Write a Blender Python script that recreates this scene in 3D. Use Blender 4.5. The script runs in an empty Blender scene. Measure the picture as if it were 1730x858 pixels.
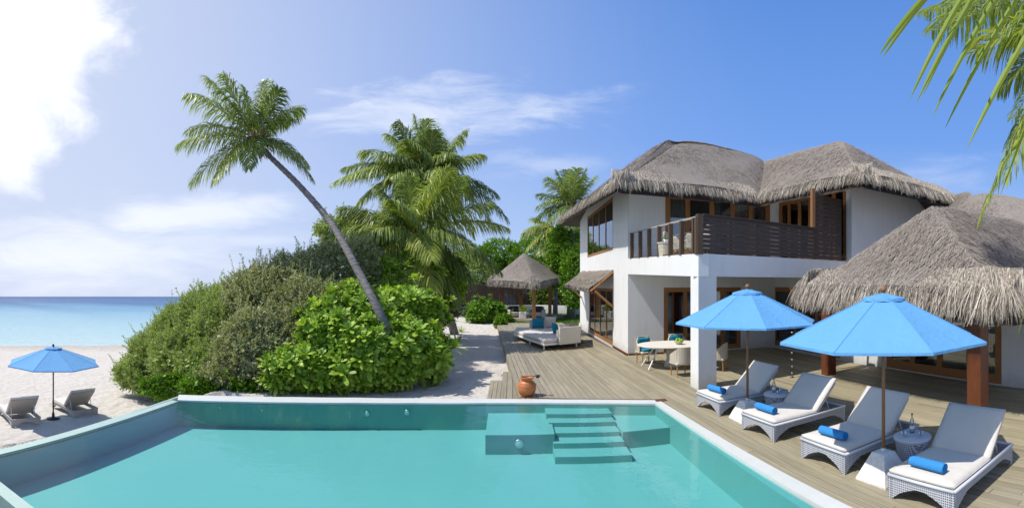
import bpy, math, random
import numpy as np
from mathutils import Vector, noise as mnoise
random.seed(7); rng = np.random.default_rng(7)
sc = bpy.context.scene
COL = sc.collection
PI = math.pi

# ------------------------------------------------------------------ camera
# the photograph is a 124 degree cylindrical panorama: 800 photo pixels per radian, eye line at row 478, eye 2.8 m over the deck
F, CX, CY, EYE = 800.0, 865.0, 478.0, 2.8
cam = bpy.data.cameras.new('camera')
cam.type = 'PANO'
cam.panorama_type = 'CENTRAL_CYLINDRICAL'
cam.central_cylindrical_range_u_min = -865/F
cam.central_cylindrical_range_u_max = 865/F
cam.central_cylindrical_range_v_min = -380/F
cam.central_cylindrical_range_v_max = 478/F
cam.central_cylindrical_radius = 1.0
cam.clip_start = 0.05; cam.clip_end = 5000
camo = bpy.data.objects.new('camera', cam); COL.objects.link(camo)
camo.location = (0, 0, EYE); camo.rotation_euler = (PI/2, 0, 0)
sc.camera = camo

# ------------------------------------------------------------------ light, sky, exposure
SUN_AZ, SUN_EL = math.radians(-99), math.radians(56)
sun = bpy.data.lights.new('sun', 'SUN'); sun.energy = 3.9; sun.angle = math.radians(0.5); sun.color = (1, .95, .87)
suno = bpy.data.objects.new('sun', sun); COL.objects.link(suno)
sd = Vector((math.sin(SUN_AZ)*math.cos(SUN_EL), math.cos(SUN_AZ)*math.cos(SUN_EL), math.sin(SUN_EL)))
suno.rotation_euler = sd.to_track_quat('Z', 'Y').to_euler(); suno.location = (-20, 0, 30)
sc.view_settings.view_transform = 'Standard'; sc.view_settings.look = 'None'
sc.view_settings.gamma = 1; sc.view_settings.exposure = 0.36; sc.view_settings.use_curve_mapping = False
sc.render.engine = 'CYCLES'
sc.cycles.max_bounces = 8; sc.cycles.transparent_max_bounces = 24; sc.cycles.use_denoising = True
sc.cycles.caustics_reflective = False; sc.cycles.caustics_refractive = False

class G:
    """small node-graph helper"""
    def __init__(s, tree): s.t = tree; s.n = tree.nodes; s.l = tree.links; s.n.clear()
    def put(s, sock, v):
        if v is None: return
        if isinstance(v, bpy.types.NodeSocket): s.l.new(v, sock)
        else: sock.default_value = v
    def node(s, typ, props=None, **ins):
        nd = s.n.new(typ)
        for k, v in (props or {}).items(): setattr(nd, k, v)
        for k, v in ins.items(): s.put(nd.inputs[int(k[1:])] if k[0] == '_' and k[1:].isdigit() else nd.inputs[k.replace('_', ' ')], v)
        return nd
    def m(s, op, a, b=None, c=None, clamp=False):
        nd = s.n.new('ShaderNodeMath'); nd.operation = op; nd.use_clamp = clamp
        s.put(nd.inputs[0], a); s.put(nd.inputs[1], b); s.put(nd.inputs[2], c)
        return nd.outputs[0]
    def mix(s, f, a, b, mode='MIX'):
        nd = s.n.new('ShaderNodeMix'); nd.data_type = 'RGBA'; nd.blend_type = mode
        s.put(nd.inputs[0], f); s.put(nd.inputs[6], c4(a)); s.put(nd.inputs[7], c4(b))
        return nd.outputs[2]
    def ramp(s, f, stops, interp='LINEAR'):
        nd = s.n.new('ShaderNodeValToRGB'); nd.color_ramp.interpolation = interp
        e = nd.color_ramp.elements
        while len(e) < len(stops): e.new(0.5)
        for i, (p, c) in enumerate(stops):
            e[i].position = p; e[i].color = c4(c) if not isinstance(c, (int, float)) else (c, c, c, 1)
        s.put(nd.inputs[0], f); return nd.outputs[0]
    def noise(s, vec, scale, detail=4, rough=.55, dist=0):
        return s.node('ShaderNodeTexNoise', None, Vector=vec, Scale=scale, Detail=detail, Roughness=rough, Distortion=dist).outputs[0]
    def mapping(s, vec, scale=(1, 1, 1), rot=(0, 0, 0), loc=(0, 0, 0)):
        return s.node('ShaderNodeMapping', None, Vector=vec, Scale=scale, Rotation=rot, Location=loc).outputs[0]
def c4(c):
    if isinstance(c, bpy.types.NodeSocket) or c is None: return c
    return tuple(c) if len(c) == 4 else (*c, 1)

world = bpy.data.worlds.new('World'); sc.world = world; world.use_nodes = True
g = G(world.node_tree)
sky = g.node('ShaderNodeTexSky', dict(sky_type='NISHITA', sun_disc=False, sun_elevation=SUN_EL, sun_rotation=SUN_AZ, air_density=1.0, dust_density=0.8, ozone_density=2.0, altitude=0))
dirn = g.node('ShaderNodeTexCoord').outputs['Generated']
sep = g.node('ShaderNodeSeparateXYZ', None, Vector=dirn)
dx, dy, dz = sep.outputs
az = g.m('ARCTAN2', dx, dy)
hor = g.m('SQRT', g.m('ADD', g.m('MULTIPLY', dx, dx), g.m('MULTIPLY', dy, dy)))
tz = g.m('DIVIDE', dz, g.m('MAXIMUM', hor, .05))
azs = g.m('MULTIPLY', az, 1.0)
uv = g.node('ShaderNodeCombineXYZ', None, X=azs, Y=tz, Z=0.0).outputs[0]
# clear sky: blue deepening with height, paler towards the sun side and the horizon
cold = g.ramp(g.m('ADD', g.m('MULTIPLY', tz, 1.0), .05), [(0, (4.6, 5.6, 7.6)), (.12, (3.6, 4.9, 7.6)), (.35, (1.65, 3.1, 6.9)), (.68, (.95, 2.15, 5.9)), (1, (.7, 1.75, 5.2))])
# (values above 1 are kept by scaling after the ramp)
cold = g.ramp(g.m('ADD', tz, .05), [(0, (.36, .46, .66)), (.12, (.26, .40, .68)), (.35, (.125, .27, .64)), (.68, (.078, .205, .55)), (1, (.055, .155, .48))])
nsk = g.mix(1.0, sky.outputs[0], (.1, .1, .1), 'MULTIPLY')
side = g.m('COSINE', g.m('SUBTRACT', az, math.radians(-68)))
sidef = g.m('POWER', g.m('MAXIMUM', g.m('MULTIPLY', g.m('ADD', side, .25), .8), 0.0), 1.9, clamp=True)
base = g.mix(.10, cold, nsk)
base = g.mix(g.m('MULTIPLY', sidef, .88, clamp=True), base, (.50, .55, .68))
# clouds in direction space
def ell(px, py, rx, ry, tilt=0, soft=.55):
    a0, t0 = (px-CX)/F, (CY-py)/F
    da = g.m('SUBTRACT', az, a0); dt = g.m('SUBTRACT', tz, t0)
    c, s_ = math.cos(tilt), math.sin(tilt)
    x = g.m('DIVIDE', g.m('ADD', g.m('MULTIPLY', da, c), g.m('MULTIPLY', dt, s_)), rx/F)
    y = g.m('DIVIDE', g.m('SUBTRACT', g.m('MULTIPLY', dt, c), g.m('MULTIPLY', da, s_)), ry/F)
    d = g.m('SQRT', g.m('ADD', g.m('MULTIPLY', x, x), g.m('MULTIPLY', y, y)))
    return g.m('SUBTRACT', 1.0, d)
n_big = g.noise(g.mapping(uv, (4.5, 6.5, 1)), 1.0, 9, .6, .3)
n_wisp = g.noise(g.mapping(uv, (5, 19, 1), (0, 0, .12)), 1.0, 9, .62, .4)
def cloud(e, n, amp, lo, hi, dens):
    v = g.m('ADD', e, g.m('MULTIPLY', g.m('SUBTRACT', n, .5), amp))
    r = g.node('ShaderNodeMapRange', dict(interpolation_type='SMOOTHSTEP'), Value=v, _1=lo, _2=hi, _3=0.0, _4=dens)
    return r.outputs[0]
masks = [cloud(ell(-20, 60, 270, 210), n_big, 1.9, .0, .62, .98),
         cloud(ell(20, 215, 95, 130), n_big, 1.6, .0, .6, .9),
         cloud(ell(760, 185, 290, 66, .03), n_wisp, 2.6, .0, 1.15, .70),
         cloud(ell(330, 362, 250, 46, .10), n_wisp, 1.3, .0, .8, .62),
         cloud(ell(120, 430, 460, 100), n_wisp, 1.4, .0, 1.1, .55),
         cloud(ell(930, 275, 170, 42), n_wisp, 2.2, .2, 1.2, .42),
         cloud(ell(1600, 300, 210, 60), n_wisp, 2.2, .25, 1.3, .38),
         cloud(ell(430, 408, 130, 18), n_wisp, 1.2, .0, .9, .3)]
far = g.m('MULTIPLY', cloud(g.m('SUBTRACT', g.m('MULTIPLY', g.m('ABSOLUTE', az), .9), 1.75), n_big, 2.4, .1, 1.2, .55), 1.0)
tot = far
for mk in masks: tot = g.m('MAXIMUM', tot, mk)
ccol = g.mix(sidef, (.52, .58, .72), (.84, .85, .88))
skyc = g.mix(tot, base, ccol)
bg = g.node('ShaderNodeBackground', None, Color=skyc, Strength=1.08)
wo = g.node('ShaderNodeOutputWorld'); g.l.new(bg.outputs[0], wo.inputs[0])

# ------------------------------------------------------------------ helpers
def at(px, py, r):
    """point seen at photo pixel (px,py) at horizontal distance r"""
    a = (px-CX)/F
    return np.array([r*math.sin(a), r*math.cos(a), EYE+(CY-py)*r/F])
def gd(px, py, z=0.0):
    r = (EYE-z)*F/(py-CY)
    return at(px, py, r)
def xy(px, r):
    a = (px-CX)/F
    return (r*math.sin(a), r*math.cos(a))
def norm(v):
    v = np.asarray(v, float); return v/(np.linalg.norm(v)+1e-9)

class MB:
    """collects shapes; build() links them as one mesh object"""
    def __init__(s): s.v = []; s.f = []; s.k = 0
    def add(s, vs, fs):
        s.v.append(np.asarray(vs, float).reshape(-1, 3)); s.f.extend([tuple(i+s.k for i in f) for f in fs]); s.k += len(s.v[-1]); return s
    def box(s, x0, x1, y0, y1, z0, z1, bev=0):
        if bev:
            b = min(bev, (x1-x0)*.45, (y1-y0)*.45, (z1-z0)*.45)
            V = []
            for (zz, ins) in ((z0, b), (z0+b, 0), (z1-b, 0), (z1, b)):
                for (cx, cy, sx, sy) in ((x0+ins, y0+ins, 1, 1), (x1-ins, y0+ins, -1, 1), (x1-ins, y1-ins, -1, -1), (x0+ins, y1-ins, 1, -1)):
                    q = b if not ins else b*.4
                    if (sx, sy) in ((1, 1), (-1, -1)): V += [(cx, cy+sy*q, zz), (cx+sx*q, cy, zz)]
                    else: V += [(cx+sx*q, cy, zz), (cx, cy+sy*q, zz)]
            Fs = [tuple(range(7, -1, -1)), tuple(range(24, 32))]
            for L in range(3):
                for i in range(8):
                    a, c = L*8+i, L*8+(i+1) % 8
                    Fs.append((a, c, c+8, a+8))
            return s.add(V, Fs)
        V = [(x, y, z) for z in (z0, z1) for x, y in ((x0, y0), (x1, y0), (x1, y1), (x0, y1))]
        return s.add(V, [(3, 2, 1, 0), (4, 5, 6, 7), (0, 1, 5, 4), (1, 2, 6, 5), (2, 3, 7, 6), (3, 0, 4, 7)])
    def obox(s, P, Q, w, z0, z1, zq=None):
        """box along the plan line P-Q, w thick to its left side (negative: right side); zq=(z0,z1) at Q"""
        P = np.array(P[:2], float); Q = np.array(Q[:2], float); d = norm(Q-P); n = np.array([-d[1], d[0]])*w
        a0, a1 = z0, z1; b0, b1 = zq or (z0, z1)
        V = [(*P, a0), (*Q, b0), (*(Q+n), b0), (*(P+n), a0), (*P, a1), (*Q, b1), (*(Q+n), b1), (*(P+n), a1)]
        Fs = [(3, 2, 1, 0), (4, 5, 6, 7), (0, 1, 5, 4), (1, 2, 6, 5), (2, 3, 7, 6), (3, 0, 4, 7)]
        if w < 0: Fs = [f[::-1] for f in Fs]
        return s.add(V, Fs)
    def prism(s, poly, z0, z1):
        n = len(poly)
        V = [(x, y, z0) for x, y in poly]+[(x, y, z1) for x, y in poly]
        return s.add(V, [tuple(range(n-1, -1, -1)), tuple(range(n, 2*n))]+[(i, (i+1) % n, n+(i+1) % n, n+i) for i in range(n)])
    def tube(s, pts, rad, n=8, cap=True):
        pts = [np.asarray(p, float) for p in pts]
        if not hasattr(rad, '__len__'): rad = [rad]*len(pts)
        V = []
        ref = np.array([0, 0, 1.0])
        d0 = norm(pts[-1]-pts[0])
        if abs(d0[2]) > .9: ref = np.array([1.0, 0, 0])
        for i, p in enumerate(pts):
            d = norm(pts[min(i+1, len(pts)-1)]-pts[max(i-1, 0)])
            a = norm(np.cross(d, ref)); b = np.cross(a, d)
            for k in range(n):
                t = 2*PI*k/n; V.append(p+rad[i]*(a*math.cos(t)+b*math.sin(t)))
        Fs = []
        for i in range(len(pts)-1):
            for k in range(n):
                a0, a1 = i*n+k, i*n+(k+1) % n
                Fs.append((a0, a0+n, a1+n, a1))
        if cap: Fs += [tuple(range(n)), tuple(range(len(pts)*n-1, (len(pts)-1)*n-1, -1))]
        return s.add(V, Fs)
    def lathe(s, prof, n=24, c=(0, 0, 0), sx=1, sy=1):
        """prof: [(r,z)...] from the bottom up"""
        V = [(c[0]+sx*r*math.cos(2*PI*k/n), c[1]+sy*r*math.sin(2*PI*k/n), c[2]+z) for r, z in prof for k in range(n)]
        Fs = [(i*n+k, i*n+(k+1) % n, (i+1)*n+(k+1) % n, (i+1)*n+k) for i in range(len(prof)-1) for k in range(n)]
        if prof[0][0] > 1e-4: Fs.append(tuple(range(n-1, -1, -1)))
        if prof[-1][0] > 1e-4: Fs.append(tuple(range((len(prof)-1)*n, len(prof)*n)))
        return s.add(V, Fs)
    def strips(s, S):
        """S: array (n, m, 2, 3): n ribbons of m cross edges"""
        n, m = S.shape[:2]
        base = s.k
        s.v.append(S.reshape(-1, 3)); s.k += n*m*2
        idx = (np.arange(n)[:, None]*m*2+np.arange(m-1)[None]*2+base).reshape(-1)
        s.f.extend([(i, i+1, i+3, i+2) for i in idx.tolist()]); return s
    def build(s, name, mat, parent=None, smooth=False, off=None, kind=None):
        V = np.concatenate(s.v) if s.v else np.zeros((0, 3))
        if off is not None: V = V-np.asarray(off, float)
        me = bpy.data.meshes.new(name)
        nf = len(s.f); lens = np.fromiter((len(f) for f in s.f), np.int32, nf)
        me.vertices.add(len(V)); me.vertices.foreach_set('co', V.astype(np.float32).ravel())
        loops = np.fromiter((i for f in s.f for i in f), np.int32, int(lens.sum()))
        me.loops.add(len(loops)); me.loops.foreach_set('vertex_index', loops)
        me.polygons.add(nf); st = np.zeros(nf, np.int32); st[1:] = np.cumsum(lens)[:-1]
        me.polygons.foreach_set('loop_start', st)
        try: me.polygons.foreach_set('loop_total', lens)
        except Exception: pass
        me.polygons.foreach_set('use_smooth', np.full(nf, bool(smooth)))
        me.update(calc_edges=True); me.validate()
        me.materials.append(mat)
        o = bpy.data.objects.new(name, me); COL.objects.link(o)
        if parent is not None: o.parent = parent
        if kind: o['kind'] = kind
        return o
def tag(o, label, cat, group=None):
    o['label'] = label; o['category'] = cat
    if group: o['group'] = group
    return o
def thing(name, label, cat, loc=(0, 0, 0), rz=0, group=None):
    o = bpy.data.objects.new(name, None); COL.objects.link(o); o.empty_display_size = .3
    o.location = loc; o.rotation_euler = (0, 0, rz)
    return tag(o, label, cat, group)
KIDS = {}
def children(o): return [c for c in bpy.data.objects if c.parent == o]
def dup(root, loc, rz, label=None, group=None):
    r = root.copy(); COL.objects.link(r); r.location = loc; r.rotation_euler = (0, 0, rz)
    if label: r['label'] = label
    if group: r['group'] = group
    for ch in children(root):
        c = ch.copy(); COL.objects.link(c); c.parent = r
        for gc in children(ch):
            d = gc.copy(); COL.objects.link(d); d.parent = c
    return r
def struct(name, mb, mat, smooth=False):
    o = mb.build(name, mat, smooth=smooth); o['kind'] = 'structure'; return o

# ------------------------------------------------------------------ materials
MATS = {}
def mat(name, fn):
    m = bpy.data.materials.new(name); m.use_nodes = True; gg = G(m.node_tree)
    sh = fn(gg); out = gg.node('ShaderNodeOutputMaterial'); gg.l.new(sh, out.inputs[0]); MATS[name] = m; return m
def pbr(gg, col, rough=.6, bump=None, bstr=.3, bdist=.01, spec=.5, metal=0, **kw):
    p = gg.node('ShaderNodeBsdfPrincipled', None, Base_Color=c4(col), Roughness=rough, Metallic=metal)
    p.inputs['Specular IOR Level'].default_value = spec
    for k, v in kw.items(): gg.put(p.inputs[k.replace('_', ' ')], v)
    if bump is not None:
        b = gg.node('ShaderNodeBump', None, Strength=bstr, Distance=bdist, Height=bump); gg.l.new(b.outputs[0], p.inputs['Normal'])
    return p.outputs[0]
def oc(gg): return gg.node('ShaderNodeTexCoord').outputs['Object']
def island(gg): return gg.node('ShaderNodeNewGeometry').outputs['Random Per Island']
def orand(gg): return gg.node('ShaderNodeObjectInfo').outputs['Random']

def m_wall(gg):
    v = oc(gg); n = gg.noise(v, 1.2, 5, .6); f = gg.noise(v, 60, 3)
    st = gg.noise(gg.mapping(v, (3, 3, .35)), 1.5, 4, .6)
    c = gg.mix(gg.m('MULTIPLY', gg.ramp(n, [(.35, 0), (.8, 1)]), .35), (.77, .77, .765), (.66, .66, .645))
    c = gg.mix(gg.m('MULTIPLY', gg.ramp(st, [(.5, 0), (.8, 1)]), .22), c, (.44, .43, .395))
    hz_ = gg.node('ShaderNodeSeparateXYZ', None, Vector=v).outputs[2]
    sp_ = gg.node('ShaderNodeMapRange', None, Value=gg.m('ADD', hz_, gg.m('MULTIPLY', gg.noise(v, 5, 5, .7), -.5)), _1=.15, _2=-.25, _3=0.0, _4=.45).outputs[0]
    c = gg.mix(sp_, c, (.36, .33, .27))
    return pbr(gg, c, .75, gg.m('ADD', f, gg.m('MULTIPLY', n, 2)), .35, .008)
M_wall = mat('white render', m_wall)
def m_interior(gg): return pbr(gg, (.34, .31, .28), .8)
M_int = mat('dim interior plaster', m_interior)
def m_thatch(gg):
    v = oc(gg); n = gg.noise(v, .55, 5, .6); n2 = gg.noise(gg.mapping(v, (9, 9, 30)), 1.6, 6, .7); n3 = gg.noise(v, 3.5, 4, .6)
    c = gg.mix(n, (.16, .136, .115), (.27, .236, .203))
    c = gg.mix(gg.m('MULTIPLY', gg.ramp(n2, [(.35, 0), (.7, 1)]), .7), c, (.32, .29, .26))
    c = gg.mix(gg.m('MULTIPLY', gg.ramp(n3, [(.5, 0), (.75, 1)]), .4), c, (.13, .115, .10))
    return pbr(gg, c, .95, n2, .9, .035, .1)
M_thatch = mat('weathered palm thatch', m_thatch)
def m_straw(gg):
    v = oc(gg); i = island(gg); n = gg.noise(v, 1.1, 4)
    c = gg.ramp(gg.m('ADD', gg.m('MULTIPLY', i, .7), gg.m('MULTIPLY', n, .3)), [(.1, (.13, .108, .09)), (.4, (.23, .20, .172)), (.72, (.32, .283, .248)), (1, (.44, .40, .355))])
    return pbr(gg, c, .9, spec=.1)
M_straw = mat('thatch straws', m_straw)
def m_fringe(gg):
    v = oc(gg); i = island(gg)
    c = gg.ramp(i, [(0, (.24, .198, .155)), (.3, (.39, .34, .28)), (.7, (.52, .465, .395)), (1, (.63, .58, .505))])
    return pbr(gg, c, .9, spec=.1)
M_fringe = mat('pale thatch fringe', m_fringe)
def wood(c0, c1, c2=None, sc_=(1, 1, 1), rough=.5, spec=.4):
    def fn(gg):
        v = gg.mapping(oc(gg), sc_); r = orand(gg)
        n = gg.noise(v, 6, 6, .65, .6); n2 = gg.noise(v, 1.1, 3)
        c = gg.mix(gg.ramp(n, [(.3, 0), (.7, 1)]), c0, c1)
        c = gg.mix(gg.m('MULTIPLY', n2, .5), c, c2 or c0)
        return pbr(gg, c, rough, n, .3, .004, spec)
    return fn
M_frame = mat('varnished door timber', wood((.24, .10, .032), (.43, .205, .065), (.33, .15, .06), (8, 8, .7)))
M_post = mat('red brown post timber', wood((.10, .03, .012), (.205, .066, .022), (.08, .028, .014), (9, 9, .6), .45))
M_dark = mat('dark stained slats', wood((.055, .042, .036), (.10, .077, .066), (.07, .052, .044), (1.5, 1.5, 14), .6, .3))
M_railpost = mat('railing post timber', wood((.06, .035, .02), (.12, .075, .045), None, (6, 6, 1)))
M_pole = mat('umbrella pole teak', wood((.19, .085, .035), (.31, .155, .07), None, (12, 12, .8)))
M_bpole = mat('beach umbrella pole', wood((.05, .035, .025), (.09, .06, .04), None, (12, 12, .8)))
M_fence = mat('fence paling timber', wood((.05, .026, .015), (.12, .068, .042), (.07, .045, .03), (5, 5, .5), .7))
M_teak = mat('honey teak chair leg', wood((.34, .16, .04), (.48, .25, .08), None, (10, 10, 1)))
def m_deck(gg):
    v = oc(gg); r = orand(gg)
    off = gg.node('ShaderNodeVectorMath', dict(operation='ADD'))
    gg.l.new(gg.mapping(v, (22, .55, 4)), off.inputs[0])
    cmb = gg.node('ShaderNodeCombineXYZ', None, X=gg.m('MULTIPLY', r, 91.0), Y=gg.m('MULTIPLY', r, 37.0), Z=0.0)
    gg.l.new(cmb.outputs[0], off.inputs[1]); vv = off.outputs[0]
    n = gg.noise(vv, 1.6, 7, .68, .5); n2 = gg.noise(vv, .35, 3)
    geo = gg.node('ShaderNodeNewGeometry').outputs['Position']
    big = gg.noise(geo, .22, 4, .6); wet = gg.noise(gg.mapping(geo, (1.2, .25, 1)), 1.0, 4, .6)
    c = gg.mix(gg.ramp(n, [(.3, 0), (.72, 1)]), (.17, .14, .08), (.40, .345, .22))
    c = gg.mix(gg.m('MULTIPLY', gg.ramp(r, [(0, 0), (1, 1)]), .45), c, (.44, .385, .255))
    c = gg.mix(gg.m('MULTIPLY', gg.ramp(n2, [(.45, 0), (.65, 1)]), .45), c, (.23, .205, .13))
    c = gg.mix(gg.m('MULTIPLY', gg.ramp(big, [(.4, 0), (.62, 1)]), .35), c, (.26, .245, .195))
    px_ = gg.node('ShaderNodeSeparateXYZ', None, Vector=geo).outputs
    exposed = gg.node('ShaderNodeMapRange', None, Value=gg.m('ADD', px_[0], gg.m('MULTIPLY', gg.m('SUBTRACT', big, .5), 5.0)), _1=5.5, _2=1.0, _3=0.0, _4=.72).outputs[0]
    c = gg.mix(exposed, c, gg.mix(gg.ramp(n, [(.3, 0), (.72, 1)]), (.18, .155, .112), (.385, .35, .268)))
    c = gg.mix(gg.m('MULTIPLY', gg.ramp(gg.m('FRACT', gg.m('MULTIPLY', r, 7.3)), [(.55, 0), (1, 1)]), .5), c, (.15, .13, .09))
    c = gg.mix(gg.m('MULTIPLY', gg.ramp(wet, [(.55, 0), (.75, 1)]), .3), c, (.50, .45, .34))
    return pbr(gg, c, gg.ramp(n, [(0, .5), (1, .75)]), n, .4, .006, .35)
M_deck = mat('weathered deck boards', m_deck)
def m_sand(gg):
    v = oc(gg); n = gg.noise(v, .5, 5, .6); n2 = gg.noise(v, 2.3, 5, .65); n3 = gg.noise(v, 40, 4, .7)
    c = gg.mix(n, (.51, .465, .405), (.61, .57, .505))
    c = gg.mix(gg.m('MULTIPLY', gg.ramp(n2, [(.55, 0), (.8, 1)]), .4), c, (.42, .37, .32))
    zz = gg.node('ShaderNodeSeparateXYZ', None, Vector=v).outputs[2]
    wet = gg.node('ShaderNodeMapRange', None, Value=zz, _1=-2.95, _2=-3.15, _3=0.0, _4=.75).outputs[0]
    c = gg.mix(wet, c, (.40, .36, .31))
    vo = gg.node('ShaderNodeTexVoronoi', dict(feature='SMOOTH_F1'), Vector=v, Scale=3.2).outputs[0]
    h = gg.m('ADD', gg.m('MULTIPLY', n2, 1.8), gg.m('ADD', gg.m('MULTIPLY', n3, .3), gg.m('MULTIPLY', vo, 1.3)))
    return pbr(gg, c, .9, h, .8, .09, .2)
M_sand = mat('coral sand', m_sand)
def m_grass(gg):
    i = island(gg); return leafsh(gg, gg.ramp(i, [(0, (.06, .14, .015)), (1, (.16, .28, .03))]))
def leafsh(gg, c, gloss=.45, tr=.3, spec=.35):
    p = pbr(gg, c, gloss, spec=spec)
    t = gg.node('ShaderNodeBsdfTranslucent', None, Color=gg.mix(1, c, (1.35, 1.35, .5), 'MULTIPLY'))
    mx = gg.node('ShaderNodeMixShader', None, _0=tr); gg.l.new(p, mx.inputs[1]); gg.l.new(t.outputs[0], mx.inputs[2]); return mx.outputs[0]
def leafmat(name, stops, gloss=.45, tr=.3, nscale=.6, spec=.35):
    def fn(gg):
        v = oc(gg); i = island(gg); n = gg.noise(v, nscale, 3)
        f = gg.m('ADD', gg.m('MULTIPLY', i, .55), gg.m('MULTIPLY', n, .45))
        return leafsh(gg, gg.ramp(f, stops), gloss, tr, spec)
    return mat(name, fn)
M_olive = leafmat('olive grey shrub leaves', [(.15, (.16, .19, .08)), (.4, (.26, .29, .13)), (.6, (.37, .39, .20)), (.8, (.48, .47, .32))], .6)
M_olive2 = leafmat('fresh shrub leaves', [(.15, (.16, .22, .06)), (.5, (.28, .37, .105)), (.85, (.42, .49, .18))], .55)
M_bright = leafmat('bright glossy leaves', [(.15, (.10, .20, .02)), (.45, (.23, .39, .035)), (.7, (.38, .53, .06)), (.95, (.58, .64, .14))], .45, .3, 1.2, .5)
M_palm = leafmat('palm leaflets', [(.1, (.13, .19, .04)), (.5, (.25, .33, .075)), (.85, (.40, .46, .13))], .4, .35, .5)
M_palmy = leafmat('yellowing palm leaflets', [(.1, (.17, .24, .04)), (.5, (.31, .38, .06)), (.9, (.50, .48, .11))], .4, .35)
M_palmd = leafmat('dark palm leaflets', [(.1, (.08, .13, .035)), (.6, (.17, .24, .06)), (.95, (.28, .35, .09))], .4, .35)
M_tree = leafmat('broad tree leaves', [(.15, (.05, .13, .012)), (.5, (.12, .25, .016)), (.9, (.22, .38, .03))], .4, .35, .4)
M_dry = leafmat('dry grey twigs', [(.1, (.07, .055, .04)), (.9, (.22, .19, .15))], .8, .1)
M_grass = mat('garden grass', m_grass)
def m_trunk(gg):
    v = oc(gg); n = gg.noise(gg.mapping(v, (3, 3, 14)), 1.5, 5, .6); n2 = gg.noise(v, 3, 3)
    c = gg.mix(gg.ramp(n, [(.35, 0), (.65, 1)]), (.085, .078, .075), (.25, .235, .225)); c = gg.mix(gg.m('MULTIPLY', n2, .4), c, (.15, .145, .14))
    return pbr(gg, c, .85, n, .6, .03, .2)
M_trunk = mat('palm trunk bark', m_trunk)
def m_husk(gg):
    i = island(gg); return pbr(gg, gg.ramp(i, [(0, (.10, .05, .025)), (1, (.30, .17, .08))]), .9)
M_husk = mat('crown husk fibre', m_husk)
M_rachis = mat('frond midrib', lambda gg: pbr(gg, (.32, .30, .06), .5))
def m_canvas(c, ):
    def fn(gg):
        v = oc(gg); n = gg.noise(v, 1.2, 3); f = gg.noise(v, 150, 2)
        w_ = gg.noise(gg.mapping(v, (3, 3, 8)), 1.5, 4, .6, .8)
        cc = gg.mix(n, c, tuple(min(1, x*1.18) for x in c))
        p = pbr(gg, cc, .8, gg.m('ADD', gg.m('ADD', n, w_), gg.m('MULTIPLY', f, .1)), .5, .05, .2)
        t = gg.node('ShaderNodeBsdfTranslucent', None, Color=c4(c)); mx = gg.node('ShaderNodeMixShader', None, _0=.22)
        gg.l.new(p, mx.inputs[1]); gg.l.new(t.outputs[0], mx.inputs[2]); return mx.outputs[0]
    return fn
M_canvas = mat('blue canvas', m_canvas((.135, .365, .66)))
M_canvas2 = mat('faded blue canvas', m_canvas((.15, .36, .62)))
M_towel = mat('blue towelling', lambda gg: pbr(gg, gg.mix(gg.noise(oc(gg), 30, 3), (.035, .19, .46), (.05, .27, .60)), .95, gg.noise(oc(gg), 220, 2), .6, .006, .1))
def cloth(c, s=90):
    return lambda gg: pbr(gg, gg.mix(gg.noise(oc(gg), 2.2, 3), c, tuple(x*.9 for x in c)), .9, gg.m('ADD', gg.noise(oc(gg), 4.5, 3), gg.m('MULTIPLY', gg.noise(oc(gg), s, 2), .12)), .55, .035, .15)
M_cush = mat('off white cushion cloth', cloth((.64, .60, .545)))
M_cushb = mat('lilac grey sling cloth', cloth((.56, .57, .61)))
M_teal = mat('teal cushion cloth', cloth((.02, .22, .33)))
M_cream = mat('cream upholstery', cloth((.60, .57, .49)))
def m_wicker(c, hole, sc_=34):
    def fn(gg):
        v = oc(gg); s = gg.node('ShaderNodeSeparateXYZ', None, Vector=v)
        h = gg.m('ADD', s.outputs[0], s.outputs[1])
        def saw(x, k): return gg.m('SINE', gg.m('MULTIPLY', x, k))
        a = gg.m('MULTIPLY', saw(h, sc_*PI), saw(s.outputs[2], sc_*PI))
        a = gg.m('ABSOLUTE', a)
        f = gg.node('ShaderNodeMapRange', dict(interpolation_type='SMOOTHSTEP'), Value=a, _1=.42, _2=.62, _3=0.0, _4=1.0).outputs[0]
        cc = gg.mix(f, c, hole)
        return pbr(gg, cc, .6, gg.m('SUBTRACT', 1.0, f), .6, .01, .3)
    return fn
M_wick = mat('grey open wicker', m_wicker((.50, .52, .57), (.10, .11, .14)))
M_wick2 = mat('sand grey wicker', m_wicker((.54, .51, .46), (.24, .22, .20), 50))
M_wrim = mat('wicker edge wrap', lambda gg: pbr(gg, (.52, .54, .60), .6, gg.noise(oc(gg), 120, 2), .4, .004))
M_cane = mat('cream woven chair shell', m_wicker((.62, .56, .45), (.44, .39, .30), 70))
M_white = mat('white powder coat', lambda gg: pbr(gg, (.78, .77, .74), .4))
def m_conc(gg):
    v = oc(gg); n = gg.noise(v, 18, 5, .7); n2 = gg.noise(v, 3, 3)
    c = gg.mix(gg.ramp(n, [(.4, 0), (.62, 1)]), (.66, .64, .61), (.80, .79, .77)); return pbr(gg, gg.mix(gg.m('MULTIPLY', n2, .3), c, (.55, .52, .48)), .9, n, .8, .02)
M_conc = mat('white rough concrete', m_conc)
def m_coping(gg):
    v = oc(gg); n = gg.noise(v, 6, 6, .65); n2 = gg.noise(v, .8, 3)
    c = gg.mix(n, (.50, .52, .50), (.64, .65, .63)); c = gg.mix(gg.m('MULTIPLY', gg.ramp(n2, [(.45, 0), (.7, 1)]), .35), c, (.50, .54, .50))
    return pbr(gg, c, .45, n, .3, .006)
M_coping = mat('pale terrazzo coping', m_coping)
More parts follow.
